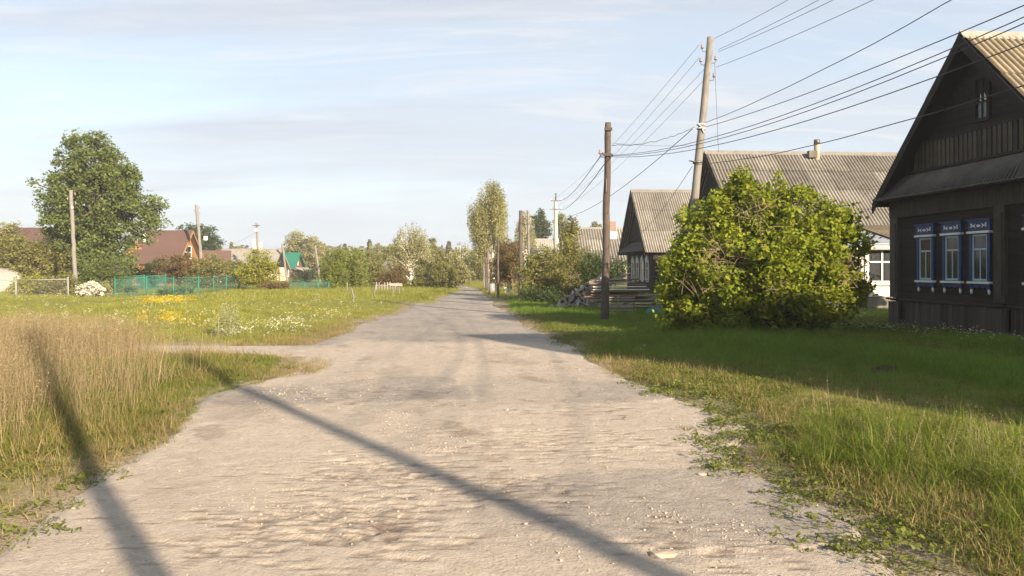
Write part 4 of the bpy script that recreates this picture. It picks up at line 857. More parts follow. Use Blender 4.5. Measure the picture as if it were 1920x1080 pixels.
# near leaning pole
p1, b1_, t1_ = pole('tallest leaning pale wooden pole behind the big bush', (5.50, 25.0), (6.42, 25.0, 9.12), .145, .105, 'pole_light', [(.35, -1), (.72, 1), (.78, -1), (1.28, 1)], seed=3)
def on(pz, r=.16, sd_=-1):       # a point on pole 1 at height z
    f = (pz - b1_[2]) / t1_[2]; return Vector((b1_[0] + t1_[0] * f + sd_ * r, 25.0, pz))
q = MB(); zc = 6.12; f = (zc - b1_[2]) / t1_[2]; cx = t1_[0] * f
q.tube([(cx, 0, zc-.10), (cx, 0, zc-.06)], .148, 12); q.tube([(cx, 0, zc+.03), (cx, 0, zc+.07)], .148, 12); q.tube([(cx-.12, -.1, zc+.05), (cx-.02, -.15, zc-.05), (cx+.06, -.14, zc-.25)], .018, 6); q.build('cable_clamp', M['white_porcelain'], p1)
q = MB(); zc = 4.95; f = (zc - b1_[2]) / t1_[2]; cx = t1_[0] * f; q.tube([(cx, 0, zc-.04), (cx, 0, zc+.04)], .152, 12); q.tube([(cx-.26, 0, zc+.05), (cx-.1, -.12, zc)], .02, 6); q.build('cable_clamp', M['steel'], p1)
# second pole (dark, by the board pile)
p2, b2_, t2_ = pole('dark brown square-topped pole beside the board pile', (2.86, 23.9), (2.97, 23.9, 6.15), .135, .095, 'pole_brown', [(.95, -1)], seed=5)
q = MB(); q.beam((-.02, -.13, t2_[2]-.22), (.22, -.13, t2_[2]-.22), .05, .09); q.build('bracket', M['pole_brown'], p2)
q = MB(); q.beam((-.08, -.13, t2_[2]-1.0), (.24, -.13, t2_[2]-1.02), .05, .08); q.build('bracket', M['pole_brown'], p2)
q = MB(); q.beam((.04, -.12, t2_[2]-1.75), (.035, -.125, t2_[2]-2.15), .07, .02, (1, 0, 0)); q.build('bare_patch', M['pole_light'], p2)
# behind the camera: the poles whose shadows cross the road
p0, b0_, t0_ = pole('wooden pole standing behind the camera on the right verge', (8.1, -6.5), (8.1, -6.5, 8.7), .125, .085, 'pole_light', [(.35, -1), (.7, 1), (1.2, 1)], seed=7)
p00, _, _ = pole('second pole behind the camera close to the road', (3.28, -3.33), (3.28, -3.33, 7.6), .10, .075, 'pole_brown', [(.4, -1)], seed=8)
# far right row
p3, b3_, t3_ = pole('dark pole at the left end of the green shrubs on the right', (.40, 37.2), (.42, 37.2, 4.45), .11, .085, 'pole_brown', seed=9)
p4, _, _ = pole('pale pole leaning right behind the dark pole', (1.15, 52), (1.08, 52, 5.55), .10, .08, 'pole_light', seed=10)
p5, _, _ = pole('thin pale pole right of the white birch trunk', (GX(944, 60), 60), (GX(945, 60), 60, 3.85), .09, .07, 'pole_light', [(.15, 1)], seed=11)
p6, _, _ = pole('dark post just right of the white birch trunk', (GX(934, 43.5), 43.5), (GX(934, 43.5), 43.5, 3.5), .075, .06, 'pole_brown', seed=12)
p7, _, _ = pole('short brown pole nearest the left of the birch trunk', (GX(916, 52), 52), (GX(915, 52), 52, 2.9), .085, .075, 'pole_grey', seed=13)
p8, _, _ = pole('thin grey pole second from the left of the far row', (GX(911, 60), 60), (GX(910.5, 60), 60, 2.85), .07, .06, 'pole_brown', seed=14)
p9, _, _ = pole('shortest pale pole, first of the row at the far end of the road', (GX(907.5, 66), 66), (GX(907, 66), 66, 2.1), .075, .06, 'pole_light', seed=15)
# concrete pole with two crossarms
pc, bc_, tc_ = pole('concrete pole with two crossarms and spike top behind the shrubs', (GX(1043, 70), 70), (GX(1042, 70), 70, 7.9), .22, .16, 'concrete', name='concrete_pole', seed=16)
q = MB(); q.tube([(tc_[0], 0, tc_[2]), (tc_[0], 0, tc_[2]+.65)], .06, 8); q.build('spike', M['steel'], pc)
for dz in (0.05, .82):
    q = MB(); q.beam((tc_[0]-.48, -.2, tc_[2]-dz), (tc_[0]+.48, -.2, tc_[2]-dz), .07, .07); a_ = q.build('crossarm', M['steel'], pc)
    for sx in (-.45, .45):
        q = MB(); q.tube([(tc_[0]+sx, -.2, tc_[2]-dz+.03), (tc_[0]+sx, -.2, tc_[2]-dz+.2)], [.06, .045], 8); q.build('insulator', M['white_porcelain'], a_)
q = MB(); q.box(tc_[0]-.36, tc_[0]-.19, -.3, -.1, tc_[2]-2.5, tc_[2]-2.15); q.build('meter_box', M['grey_metal'], pc)
q = MB(); q.tube([(-.02, .1, -.2), (-.0, .1, 4.3)], [.25, .24], 10); q.build('footing_post', M['concrete'], pc)
# left side poles
def lpole(label, px0, py0, px1, D, m='pole_light', ins=((.25, 1), (.55, -1), (.8, 1)), zb=0, r=.12, seed=0):
    tz = CH + (HY - py0) / F * D; return pole(label, (GX(px1, D), D), (GX(px0, D), D, tz), r, r * .8, m, ins, seed=seed)
pl1 = lpole('pale wooden pole in front of the big oak', 133, 357, 143, 47, r=.13, seed=20)
q = MB(); zt_ = pl1[2][2]; q.tube([(pl1[2][0]+.15, -.1, zt_-1.0), (pl1[2][0]+.12, -.1, zt_-1.12)], .06, 8); q.build('insulator', M['white_porcelain'], pl1[0])
pl2 = lpole('pale pole with a small box, right of the brown-roofed house', 368, 384, 382, 76, r=.17, seed=21)
q = MB(); q.box(.1, .42, -.25, -.1, 4.45, 4.85); q.build('meter_box', M['white_porcelain'], pl2[0])
pl3 = lpole('distant pole with crossarm above the slate-roofed house', 481, 418, 486, 100, r=.16, seed=22)
q = MB(); zt_ = pl3[2][2]; q.beam((pl3[2][0]-.5, -.2, zt_-.35), (pl3[2][0]+.5, -.2, zt_-.35), .09, .09); q.build('crossarm', M['steel'], pl3[0])
q = MB(); q.box(pl3[2][0]-.1, pl3[2][0]+.25, -.35, -.15, zt_-1.1, zt_-.7); q.build('meter_box', M['white_porcelain'], pl3[0])
pl4 = lpole('leaning pole in front of the green-roofed cottage', 529, 457, 539, 108, r=.16, ins=((.6, 1),), seed=23)
pl5 = lpole('pole between the green-roofed cottage and the lime bushes', 591, 460, 601, 92, r=.14, ins=((.5, 1),), seed=24)
def wire(label, a, b, sag, r=.009, m='wire', group='overhead wires', twist=False, wig=0.0):
    a = Vector(a); b = Vector(b); n = 30; pts = []; rr = random.Random(int(a.x * 100) + int(b.z * 77))
    for k in range(n + 1):
        f = k / n; p_ = a.lerp(b, f); p_.z -= 4 * sag * f * (1 - f) + (rr.uniform(-wig, wig) if 0 < k < n else 0); pts.append(p_)
    o_ = pts[0].copy(); q = MB(); q.tube([p_ - o_ for p_ in pts], r, 6)
    if twist and False: q.tube([p_ - o_ + Vector((0, .012, r * 1.5 * math.sin(k * 1.7))) for k, p_ in enumerate(pts)], r * .7, 5)
    o = q.build('overhead_wire', M[m], None, tuple(o_)); return tag(o, label, 'wire', group)
def wire_through(label, a, exy, px, py, sag, **k):
    a = Vector(a); r_ = (px - 960) / F; ex, ey = exy
    s_ = (r_ * a.y - a.x) / ((ex - a.x) - r_ * (ey - a.y)); D = a.y + (ey - a.y) * s_; z = CH + (HY - py) / F * D
    ze = a.z + (z + 4 * sag * s_ * (1 - s_) - a.z) / s_; return wire(label, a, (ex, ey, ze), sag, **k)
E0 = (8.1, -6.5)
wire_through('topmost thin wire rising to the right from the tall leaning pole', P(1340, 72, 25), E0, 1477, 0, .5, r=.0065)
wire_through('second thin wire rising to the right from the tall pole', P(1347, 93, 25), E0, 1535, 0, .5, r=.0065)
wire_through('third thin wire to the right, close below the second', P(1347, 97, 25), E0, 1562, 0, .5, r=.0065)
wire_through('fourth thin wire to the right, from the lowest insulator', P(1343, 126, 25), E0, 1637, 0, .5, r=.0065)
wire('sagging cable between the dark pole and the tall leaning pole', P(1147, 272, 23.9), P(1302, 238, 25), .18, r=.0085, m='cable', wig=.02)
wire_through('thick twisted cable rising steeply past the gable to the upper right', P(1318, 232, 25), E0, 1785, 0, .8, r=.0085, m='cable', twist=True, wig=.012)
wire_through('cable running from the tall pole just over the ridge of the log house', P(1316, 240, 25), E0, 1920, 10, .6, r=.0085, m='cable')
wire_through('upper of the three long cables from the dark pole past the gable', P(1146, 291, 23.9), E0, 1920, 32, 1.35, r=.0065, m='cable')
wire_through('middle of the three long cables from the dark pole past the gable', P(1146, 292, 23.9), E0, 1920, 44, 1.45, r=.0065, m='cable')
wire_through('lowest and thinnest of the three long cables from the dark pole', P(1146, 294, 23.9), E0, 1920, 82, 1.4, r=.007)
wire_through('thick cable crossing in front of the gable of the log house', P(1304, 309, 25), E0, 1920, 160, .9, r=.0085, m='cable', twist=True, wig=.012)
for i, (a_, b_, lb) in enumerate((((1311, 84), (1033, 376), 'outer left thin wire from the tall pole down to the concrete pole'), ((1311, 108), (1051, 376), 'second thin wire from the tall pole to the upper crossarm'), ((1322, 128), (1033, 392), 'third thin wire from the tall pole to the lower crossarm'), ((1318, 152), (1051, 392), 'fourth thin wire from the tall pole to the lower crossarm'))): wire(lb, P(*a_, 25), P(*b_, 69.7), .55, r=.006)
wire('dark cable from the dark pole up to the upper crossarm of the concrete pole', P(1130, 286, 23.9), P(1051, 376, 69.6), .35, r=.013, m='cable')
wire('second dark cable from the dark pole to the lower crossarm of the concrete pole', P(1133, 308, 23.9), P(1051, 394, 69.6), .35, r=.013, m='cable')
wire('cable slanting from the tall pole clamp down behind the dark pole', P(1298, 242, 25), P(1049, 408, 69.8), .7, r=.013, m='cable')
wire('service cable from the tall pole down to the third house', P(1298, 312, 25), P(1182, 452, 53.5), .35, r=.0085, m='cable')
wire('faint horizontal wire between the dark pole and the tall pole', P(1146, 268, 23.9), P(1306, 272, 25), .05, r=.004)
wire('loose wire hanging straight down from the top of the tall pole', P(1340, 118, 24.9), P(1347, 285, 24.9), -.02, r=.006)
wire('service wire from the far left pole to the brown-roofed house', P(134, 385, 47), P(20, 438, 72), .3, r=.009)
wire('thin service wire from the distant crossarm pole to the cream house', P(482, 434, 100), P(425, 462, 104), .15, r=.012)
# ------------------------------------------------------------------ wood pile, boards, small things
def wood_pile():
    o = empty('firewood_pile', (1.9, 31.5, gz(2.6, 31.5)), 0, 'sloping pile of split grey firewood left of the dark pole', 'firewood'); ms = []
    for k in range(5):
        r = random.Random(k); n = 5; q = MB(); pr = []
        for j in range(n): a = 2 * PI * j / n + r.uniform(-.3, .3); pr.append((.075 * math.cos(a) * r.uniform(.8, 1.3), .065 * math.sin(a) * r.uniform(.7, 1.2)))
        q.prism(pr, (-.24, .24)); ms.append(q.mesh('log', M['grey_wood'] if k < 3 else M['grey_wood_x']))
    for row in range(2):
        for i in range(15):
            hgt = .14 + 1.3 * (i / 14) ** .8 - (.12 if row else 0); k = 0
            while k * .135 < hgt:
                rot = (random.uniform(0, 6), random.uniform(-.25, .25), PI/2 + random.uniform(-.35, .35)); link('log', ms[random.randrange(5)], o, (i * .135 + (k % 2) * .06, row * .5, .05 + k * .13), rot); k += 1
    for i in range(16): link('log', ms[random.randrange(5)], o, (-.25 + i * .13 + random.uniform(-.1, .1), -.3 + random.uniform(-.2, .1), .06 + .35 * (i / 16) * random.random()), (random.uniform(0, 6), random.uniform(-.5, .5), random.uniform(.6, 2.2)))
wood_pile()
bs = empty('board_stack', (2.75, 27.4, gz(4, 27.4)), 0, 'long stack of weathered boards and two white planks behind the dark pole', 'board stack')
rows = [(.10, 1.0, 2.9, 'grey_wood_x'), (.22, .2, 2.7, 'grey_wood_x'), (.33, .4, 3.0, 'grey_wood_x'), (.43, .0, 2.4, 'grey_wood_x'), (.52, -.1, 2.2, 'brown_wood_x'), (.61, -.05, 1.75, 'brown_wood_x'), (.70, -.1, 1.7, 'brown_wood_x'), (.79, -.05, 2.0, 'white_paint'), (.88, .05, 1.85, 'white_paint'), (.97, -.1, 1.9, 'brown_wood_x'), (1.04, .1, 1.4, 'grey_wood_x')]
for zz, a_, b_, m_ in rows:
    for j in range(4):
        if m_ == 'white_paint' and j > 0: continue
        q = MB(); th = .028 if m_ == 'white_paint' else random.uniform(.03, .05); dz = random.uniform(-.02, .02)
        q.beam((a_ + random.uniform(-.15, .15), -.35 + j * .2, zz + dz), (b_ + random.uniform(-.25, .25), -.35 + j * .2 + random.uniform(-.08, .08), zz + dz + random.uniform(-.03, .03)), .17, th); q.build('board', M[m_], bs)
for xx in (.3, 1.3, 2.3):
    for zz in (.03, .27, .57):
        q = MB(); q.beam((xx, -.4, zz), (xx, .35, zz), .08, .07); q.build('bearer', M['grey_wood'], bs)
for k in range(7):
    q = MB(); q.beam((random.uniform(.2, 1.2), random.uniform(-.3, .2), 1.12), (random.uniform(1.2, 1.9), random.uniform(-.3, .2), 1.12 + random.uniform(0, .25)), .10, .03); q.build('board', M['grey_wood_x'], bs)
pal = empty('pallet', (3.0, 25.9, gz(3.6, 25.9)), 0, 'grey slatted pallet standing on edge right of the dark pole', 'pallet')
for k in range(7):
    q = MB(); q.beam((0, -.03, .07 + k * .085), (1.12, -.03, .07 + k * .085 + random.uniform(-.01, .01)), .025, .035); q.build('slat', M['grey_wood_x'], pal)
for xx in (.04, .56, 1.08):
    q = MB(); q.beam((xx, .02, 0), (xx, .02, .64), .06, .05); q.build('bearer', M['brown_wood_x'], pal)
r = random.Random(4); q = MB(); V = []; nx_, ny_ = 12, 7
for j in range(ny_ + 1):
    for i in range(nx_ + 1):
        fx, fy = i / nx_ * 2 - 1, j / ny_ * 2 - 1; V.append((fx * .36 + r.uniform(-.02, .02), fy * .25, max(0, (1 - fx*fx) * (1 - fy*fy)) ** .5 * .24 * (.75 + .35 * math.sin(i * 2.3 + j)) + r.uniform(0, .02)))
q.add(V, [(j*(nx_+1)+i, j*(nx_+1)+i+1, (j+1)*(nx_+1)+i+1, (j+1)*(nx_+1)+i) for j in range(ny_) for i in range(nx_)]); o = q.build('tarp', M['tarp'], None, (GX(1228, 25.6), 25.6, gz(4.9, 25.6))); tag(o, 'crumpled turquoise sheet lying in the grass between boards and bush', 'tarp')
q = MB(); q.beam((0, 0, .0), (-1.0, 1.0, .62), .2, .035); o = q.build('plank', M['pole_brown'], None, (GX(1614, 19.2), 19.2, gz(8.6, 19.2))); tag(o, 'dark plank leaning out of the right foot of the big bush', 'plank')
for i, (px0, py0, px1, py1, D, lb) in enumerate(((659, 540, 664, 568, 37.4, 'short thin stake leaning left in the meadow'), (706, 531, 699, 562, 41, 'long pale stake leaning right in the meadow'), (651, 530, 650, 552, 50, 'faint upright stake left of the two leaning stakes'), (755, 541, 756, 553, 49, 'short stake right of the small bench'))):
    q = MB(); a_ = P(px1, py1, D); z_ = gz(a_.x, D); b_ = P(px0, py0, D); q.tube([(0, 0, -.1), ((b_.x-a_.x) * .5 + .01, 0, (b_.z - z_) * .5), (b_.x-a_.x, 0, b_.z - z_)], [.042, .04, .034], 7); o = q.build('stake', M['pole_light'], None, (a_.x, D, z_)); tag(o, lb, 'stake')
bn = empty('bench', (GX(742, 46), 46, gz(GX(742, 46), 46)), .3, 'small weathered wooden bench by the bushes left of the road', 'bench')
q = MB(); q.beam((-.38, 0, .62), (.38, 0, .60), .34, .06); q.build('seat', M['grey_wood_x'], bn)
q = MB(); q.beam((-.4, .17, .66), (.4, .17, .66), .03, .14); q.build('backrest', M['grey_wood_x'], bn)
for xx in (-.16, .2):
    q = MB(); q.beam((xx, -.08, 0), (xx * .8, -.03, .6), .07, .06); q.build('leg', M['pole_light'], bn)
# small utility bits at the far right row: blue-grey bin and a low sign on a post
bb = empty('barrel', (GX(922, 50), 50, gz(GX(922, 50), 50)), 0, 'grey barrel standing against the birch at the road edge', 'barrel')
q = MB(); q.tube([(0, 0, 0), (0, 0, .3), (0, 0, .5), (0, 0, .7)], [.19, .21, .21, .19], 14); q.build('body', M['grey_metal'], bb)
q = MB(); q.tube([(0, 0, .69), (0, 0, .73)], .20, 14); q.build('rim', M['steel'], bb)
sg = empty('marker_post', (GX(955, 42), 42, gz(GX(955, 42), 42)), 0, 'little pale post with green and yellow plates by the rusty-leaved tree', 'marker post')
q = MB(); q.beam((0, 0, -.1), (0, 0, .62), .05, .05); q.build('post', M['white_paint'], sg)
q = MB(); q.box(-.13, -.01, -.05, -.03, .45, .72); q.build('plate', M['green_post'], sg)
q = MB(); q.box(-.26, -.14, -.05, -.03, .35, .62); q.build('plate', M['cream'], sg)
# picket remains near the lime bushes
pf = empty('picket_fence', (GX(706, 54), 54, gz(GX(706, 54), 54)), 0, 'row of old grey pickets between the stakes and the bench', 'fence')
for k in range(9):
    q = MB(); q.box(k * .19 - .04, k * .19 + .04, 0, .02, -.1, .62 + random.uniform(-.1, .1)); q.build('picket', M['grey_wood'], pf)
q = MB(); q.box(-.1, 1.65, .022, .05, .42, .48); q.build('rail', M['grey_wood'], pf)
# ================================================================== trees and shrubs
def crown_pts(blobs, n, per, cr, seed, hang=0.0, inner=.25):
    r = np.random.RandomState(seed); B_ = np.array(blobs, dtype=float); w = B_[:, 3] * B_[:, 5] * np.sqrt(B_[:, 4]); w = w / w.sum(); nc = max(1, n // per)
    k = r.choice(len(B_), nc, p=w); d = r.normal(0, 1, (nc, 3)); d /= np.linalg.norm(d, axis=1)[:, None]
    rad = np.where(r.uniform(0, 1, nc) < inner, r.uniform(.2, .75, nc), r.uniform(.72, 1.10, nc))
    cc = B_[k, :3] + d * rad[:, None] * B_[k, 3:6]
    cnt = np.maximum(3, r.poisson(per * r.lognormal(0, .35, nc))); cs = cr * r.uniform(.6, 1.35, nc)
    idx = np.repeat(np.arange(nc), cnt); g_ = r.normal(0, 1, (len(idx), 3)); g_ /= np.linalg.norm(g_, axis=1)[:, None] + 1e-9; g_ *= (r.uniform(0, 1, len(idx)) ** .45)[:, None]
    p_ = cc[idx] + g_ * cs[idx][:, None] * np.array([1, 1, .75])
    if hang: 
        fr = r.uniform(0, 1, len(idx)) ; p_[:, 2] -= hang * fr; p_[:, :2] = cc[idx][:, :2] + g_[:, :2] * cs[idx][:, None] * .8; 
        st = np.floor(r.uniform(0, 4, len(idx))); ang = st * 1.7 + idx; p_[:, 0] = cc[idx][:, 0] + np.cos(ang) * cs[idx] * .5 + r.normal(0, .05, len(idx)); p_[:, 1] = cc[idx][:, 1] + np.sin(ang) * cs[idx] * .5 + r.normal(0, .05, len(idx))
    return p_, cc
def tree(name, label, cat, D, blobs, base, leaf, n, size, tr=.1, bark='bark', per=36, cr=.5, seed=0, group=None, stems=1, nb=60, hang=0.0, depth=.9, asp=.6, sway=.0, br=.02, topf=.8, inner=.25, zmin=None):
    """blobs (px, py, rx, ry) of the photo turned into crown lumps at distance D, with their own depth"""
    rr = random.Random(seed + 5); s = D / F; B_ = []
    for (px, py, rx, ry) in blobs:
        B_.append((GX(px, D), D + rr.uniform(-.35, .35) * rx * s * (1 if len(blobs) > 1 else 0), CH + (HY - py) * s, rx * s, max(rx, ry) * s * depth if rx < ry * 1.6 else rx * s * depth * .8, ry * s))
    bx = GX(base[0], D); z0 = gz(bx, D); O = Vector((bx, D, z0)); o = empty(name, tuple(O), 0, label, cat, group)
    p_, cc = crown_pts(B_, n, per, cr, seed, hang, inner); p_[:, 2] = np.maximum(p_[:, 2], z0 + .05)
    V, Fc = leafset(p_ - np.array(O), size, seed, .4, asp, .35, .25 if not hang else .8)
    me = np_mesh('crown', V, Fc, M[leaf]); c_ = link('crown', me, o); c_['kind'] = 'stuff'
    top = max(b[2] + b[5] for b in B_); cxm = sum(b[0] * b[3] for b in B_) / sum(b[3] for b in B_)
    tb = MB(); lines = []
    for st in range(stems):
        th = (top - z0) * topf * (1 if stems == 1 else rr.uniform(.6, 1)); off_ = (rr.uniform(-.18, .18) * stems ** .5, rr.uniform(-.18, .18) * stems ** .5) if stems > 1 else (0, 0)
        tx = cxm - bx + (rr.uniform(-.8, .8) * max(b[3] for b in B_) if stems > 1 else sway); ty = rr.uniform(-.6, .6) * (max(b[3] for b in B_) if stems > 1 else .1)
        pts = []; m_ = 9
        for k in range(m_ + 1):
            f = k / m_; pts.append(Vector((off_[0] + tx * f ** 1.5 + (rr.uniform(-.5, .5) * tr if k else 0), off_[1] + ty * f ** 1.5 + (rr.uniform(-.5, .5) * tr if k else 0), -.15 + (th + .15) * f)))
        r0 = tr / stems ** .35; tb.tube(pts, [r0 * (1.15 if k == 0 else 1) * (1 - k / m_ * .82) for k in range(m_ + 1)], 8 if tr > .05 else 6, True, .08); lines.append(pts)
    tb.build('trunk' if stems == 1 else 'stems', M[bark], o)
    if nb:
        bb_ = MB(); ids = np.random.RandomState(seed).choice(len(cc), min(nb, len(cc)), replace=False)
        for i in ids:
            q_ = Vector(cc[i]) - O; ln_ = rr.choice(lines); k = max(1, min(len(ln_) - 1, int((q_.z * rr.uniform(.35, .7)) / (ln_[-1].z + .01) * len(ln_))))
            a_ = ln_[k]; mid = a_.lerp(q_, .5) + Vector((rr.uniform(-.1, .1), rr.uniform(-.1, .1), .12)) * (q_ - a_).length * .5
            bb_.tube([a_, a_.lerp(mid, .55), mid, mid.lerp(q_, .6), q_], [br * 1.6, br * 1.2, br, br * .6, br * .25], 5, False)
        x_ = bb_.build('branches', M[bark], o)
        if len(ids) > 20: x_['kind'] = 'stuff'
    return o
# the big near bush
bush = tree('bush', 'big round yellow-green bush left of the log house', 'bush', 18.6, [(1400, 405, 75, 60), (1335, 440, 60, 55), (1495, 425, 75, 62), (1575, 455, 42, 48), (1430, 510, 130, 80), (1310, 530, 62, 62), (1555, 540, 60, 62), (1393, 342, 15, 24), (1455, 368, 18, 26), (1470, 335, 6, 14), (1385, 328, 6, 14), (1338, 374, 8, 16), (1432, 348, 6, 14), (1545, 388, 8, 16), (1582, 402, 8, 12), (1497, 354, 6, 12), (1296, 430, 8, 14), (1375, 375, 26, 24), (1510, 372, 16, 18), (1320, 400, 22, 18), (1275, 583, 36, 34), (1268, 540, 30, 42), (1292, 490, 32, 40), (1250, 588, 22, 24), (1345, 590, 75, 34), (1490, 588, 85, 36), (1605, 505, 16, 52), (1278, 398, 16, 14), (1240, 560, 12, 18), (1250, 500, 14, 20), (1610, 420, 10, 16)], (1445, 620), 'L_lilac', 44000, .115, .085, 'bark', 62, .31, 1, None, 12, 110, 0, .75, .62, 0, .011, .82, .24)
q = MB(); rr = random.Random(9)
for (px_, py_, n_) in ((1330, 480, 26), (1350, 500, 20), (1420, 410, 22), (1580, 515, 26), (1470, 560, 14), (1300, 560, 12)):
    for k in range(n_):
        a_ = P(px_, py_, 17.2) - Vector(bush.location) + Vector((rr.uniform(-.35, .35), rr.uniform(-.2, .3), rr.uniform(-.3, .3))); d = Vector((rr.uniform(-.5, .5), rr.uniform(-.3, .1), rr.uniform(-.1, .5)))
        q.tube([a_, a_ + d * .5 + Vector((0, 0, .03)), a_ + d], [.007, .005, .002], 4, False)
o = q.build('dead_twigs', M['twig_dead'], bush); o['kind'] = 'stuff'
rr = random.Random(21); sb = MB(); pts_ = []
for (px_, y0_, y1_) in ((1393, 372, 312), (1384, 378, 322), (1402, 375, 330), (1410, 380, 345), (1462, 385, 322), (1470, 388, 340), (1440, 380, 340), (1340, 405, 368), (1326, 410, 380), (1500, 395, 345), (1515, 398, 358), (1545, 410, 374), (1560, 420, 385), (1588, 430, 396), (1612, 450, 405), (1292, 430, 390), (1276, 440, 392), (1248, 520, 478), (1360, 395, 352), (1240, 570, 530), (1622, 480, 440)):
    b_ = P(px_, y0_, 18.6 + rr.uniform(-.5, .5)); t_ = P(px_ + rr.uniform(-7, 7), y1_, b_.y); b_ -= Vector(bush.location); t_ -= Vector(bush.location)
    sb.tube([b_, b_.lerp(t_, .5) + Vector((rr.uniform(-.03, .03), 0, 0)), t_], [.008, .006, .003], 4, False)
    for k in range(64): q_ = b_.lerp(t_, rr.random() ** .8); pts_.append((q_.x + rr.gauss(0, .075), q_.y + rr.gauss(0, .09), q_.z + rr.gauss(0, .04)))
V, Fc = leafset(np.array(pts_), .12, 77, .4, .62, .35, .2); o = link('shoots', np_mesh('shoots', V, Fc, M['L_lilac']), bush); o['kind'] = 'stuff'
o = sb.build('shoot_stems', M['bark'], bush); o['kind'] = 'stuff'
# oak
tree('oak_tree', 'big dark green oak standing above the left hedges', 'tree', 58, [(185, 395, 70, 80), (175, 305, 48, 52), (135, 340, 42, 42), (225, 345, 45, 48), (92, 350, 26, 26), (112, 385, 34, 30), (255, 415, 42, 45), (292, 392, 20, 20), (295, 425, 18, 16), (130, 430, 48, 42), (200, 465, 72, 42), (155, 272, 26, 22), (205, 300, 24, 30), (115, 305, 18, 22), (262, 370, 20, 24), (240, 330, 14, 20)], (185, 540), 'L_oak', 36000, .235, .34, 'bark', 60, .60, 2, nb=140, br=.06, inner=.10)
# birches
tree('birch_tree', 'tall slender birch with a white trunk at the right edge of the road', 'tree', 62, [(922, 372, 24, 34), (912, 415, 26, 40), (893, 405, 13, 36), (936, 400, 14, 50), (926, 350, 16, 16), (905, 445, 16, 26), (938, 440, 8, 26), (887, 392, 8, 16)], (926, 545), 'L_birch', 26000, .125, .16, 'birch_bark', 34, .36, 3, nb=46, hang=1.3, br=.018, topf=.92, depth=.8)
tree('birch_tree', 'spreading half-bare birch with pale crooked limbs left of the road', 'tree', 78, [(768, 440, 24, 24), (750, 462, 20, 26), (788, 455, 18, 28), (768, 475, 32, 26), (742, 490, 16, 22), (798, 480, 12, 26)], (771, 530), 'L_birch', 9500, .16, .11, 'birch_bark', 18, .45, 4, nb=85, hang=.9, br=.035, topf=.85)
tree('birch_tree', 'thin bare-topped birch behind the bushes near the end of the road', 'tree', 100, [(862, 475, 9, 20), (853, 485, 8, 16), (874, 480, 7, 22)], (863, 525), 'L_birch', 1500, .22, .14, 'birch_bark', 12, .4, 5, nb=40, hang=.8, br=.045, topf=.95)
tree('birch_tree', 'loose birch crown above the shed roofs on the right', 'tree', 92, [(986, 412, 13, 18), (975, 432, 10, 22), (992, 440, 12, 22)], (984, 530), 'L_birch', 3000, .2, .14, 'birch_bark', 18, .4, 6, nb=40, hang=.9, br=.035)
tree('fir_tree', 'dark bushy larch behind the grey-roofed house', 'tree', 112, [(1012, 402, 9, 12), (1010, 420, 15, 16), (1012, 440, 18, 14), (1022, 428, 12, 14)], (1012, 530), 'L_dark', 4500, .28, .16, 'bark', 26, .5, 7, nb=30, br=.03)
tree('tree', 'pale green tree top right of the concrete pole', 'tree', 100, [(1052, 418, 11, 18), (1056, 436, 10, 16)], (1052, 530), 'L_olive', 2200, .22, .13, 'bark', 22, .45, 8, nb=24, br=.03)
tree('tree', 'small tree top peeping over the ridge by the brick chimney', 'tree', 118, [(1116, 426, 10, 10)], (1116, 530), 'L_olive', 700, .26, .12, 'bark', 20, .45, 81, nb=10, br=.03)
tree('rowan_tree', 'rusty brown-leaved tree between the thin pole and the dark pole', 'tree', 46, [(950, 485, 20, 32), (940, 505, 20, 30), (968, 480, 16, 24), (962, 515, 18, 22), (945, 460, 14, 14)], (957, 553), 'L_rust', 6500, .12, .07, 'twig', 20, .3, 9, nb=70, stems=3, br=.016)
tree('rowan_tree', 'thin rusty sapling crown just above the birch trunk foot', 'tree', 57, [(936, 500, 14, 26), (925, 520, 10, 20)], (936, 546), 'L_rust', 1800, .13, .05, 'twig', 16, .3, 91, nb=40, stems=2, br=.014)
RS = 'green shrubs on the right in front of the houses'
def shrub(label, D, blobs, base, leaf, n, size=.11, seed=0, group=None, **k):
    k.setdefault('stems', 4); k.setdefault('nb', 30); k.setdefault('br', .014); k.setdefault('cr', .32); k.setdefault('per', 30); k.setdefault('tr', .05)
    return tree('shrub', label, 'shrub', D, blobs, base, leaf, n, size, k.pop('tr'), k.pop('bark', 'twig'), k.pop('per'), k.pop('cr'), seed, group, **k)
shrub('dense green shrub right of the dark pole of the far row', 37.5, [(1012, 492, 32, 30), (1002, 525, 32, 34), (1035, 505, 28, 34), (1020, 545, 38, 24)], (1015, 570), 'L_olive', 12000, .105, 21, RS)
shrub('tall yellowish-green shrub rising to the third house roof', 38.5, [(1065, 478, 24, 30), (1050, 510, 28, 36), (1085, 500, 26, 34), (1066, 540, 38, 26), (1105, 515, 20, 28)], (1070, 568), 'L_olive', 13000, .105, 22, RS)
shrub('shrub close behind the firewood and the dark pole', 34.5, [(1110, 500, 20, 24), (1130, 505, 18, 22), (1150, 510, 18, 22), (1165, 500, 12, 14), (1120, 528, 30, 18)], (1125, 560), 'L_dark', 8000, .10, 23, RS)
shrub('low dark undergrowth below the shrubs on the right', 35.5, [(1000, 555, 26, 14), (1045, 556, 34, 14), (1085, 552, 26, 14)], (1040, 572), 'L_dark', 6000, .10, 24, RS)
shrub('slender leafy sapling rising above the roof behind the shrubs', 40, [(1072, 418, 7, 9), (1075, 432, 9, 10), (1068, 446, 10, 12)], (1070, 563), 'L_olive', 700, .14, 25, RS, stems=1, nb=14, topf=.97, per=14)
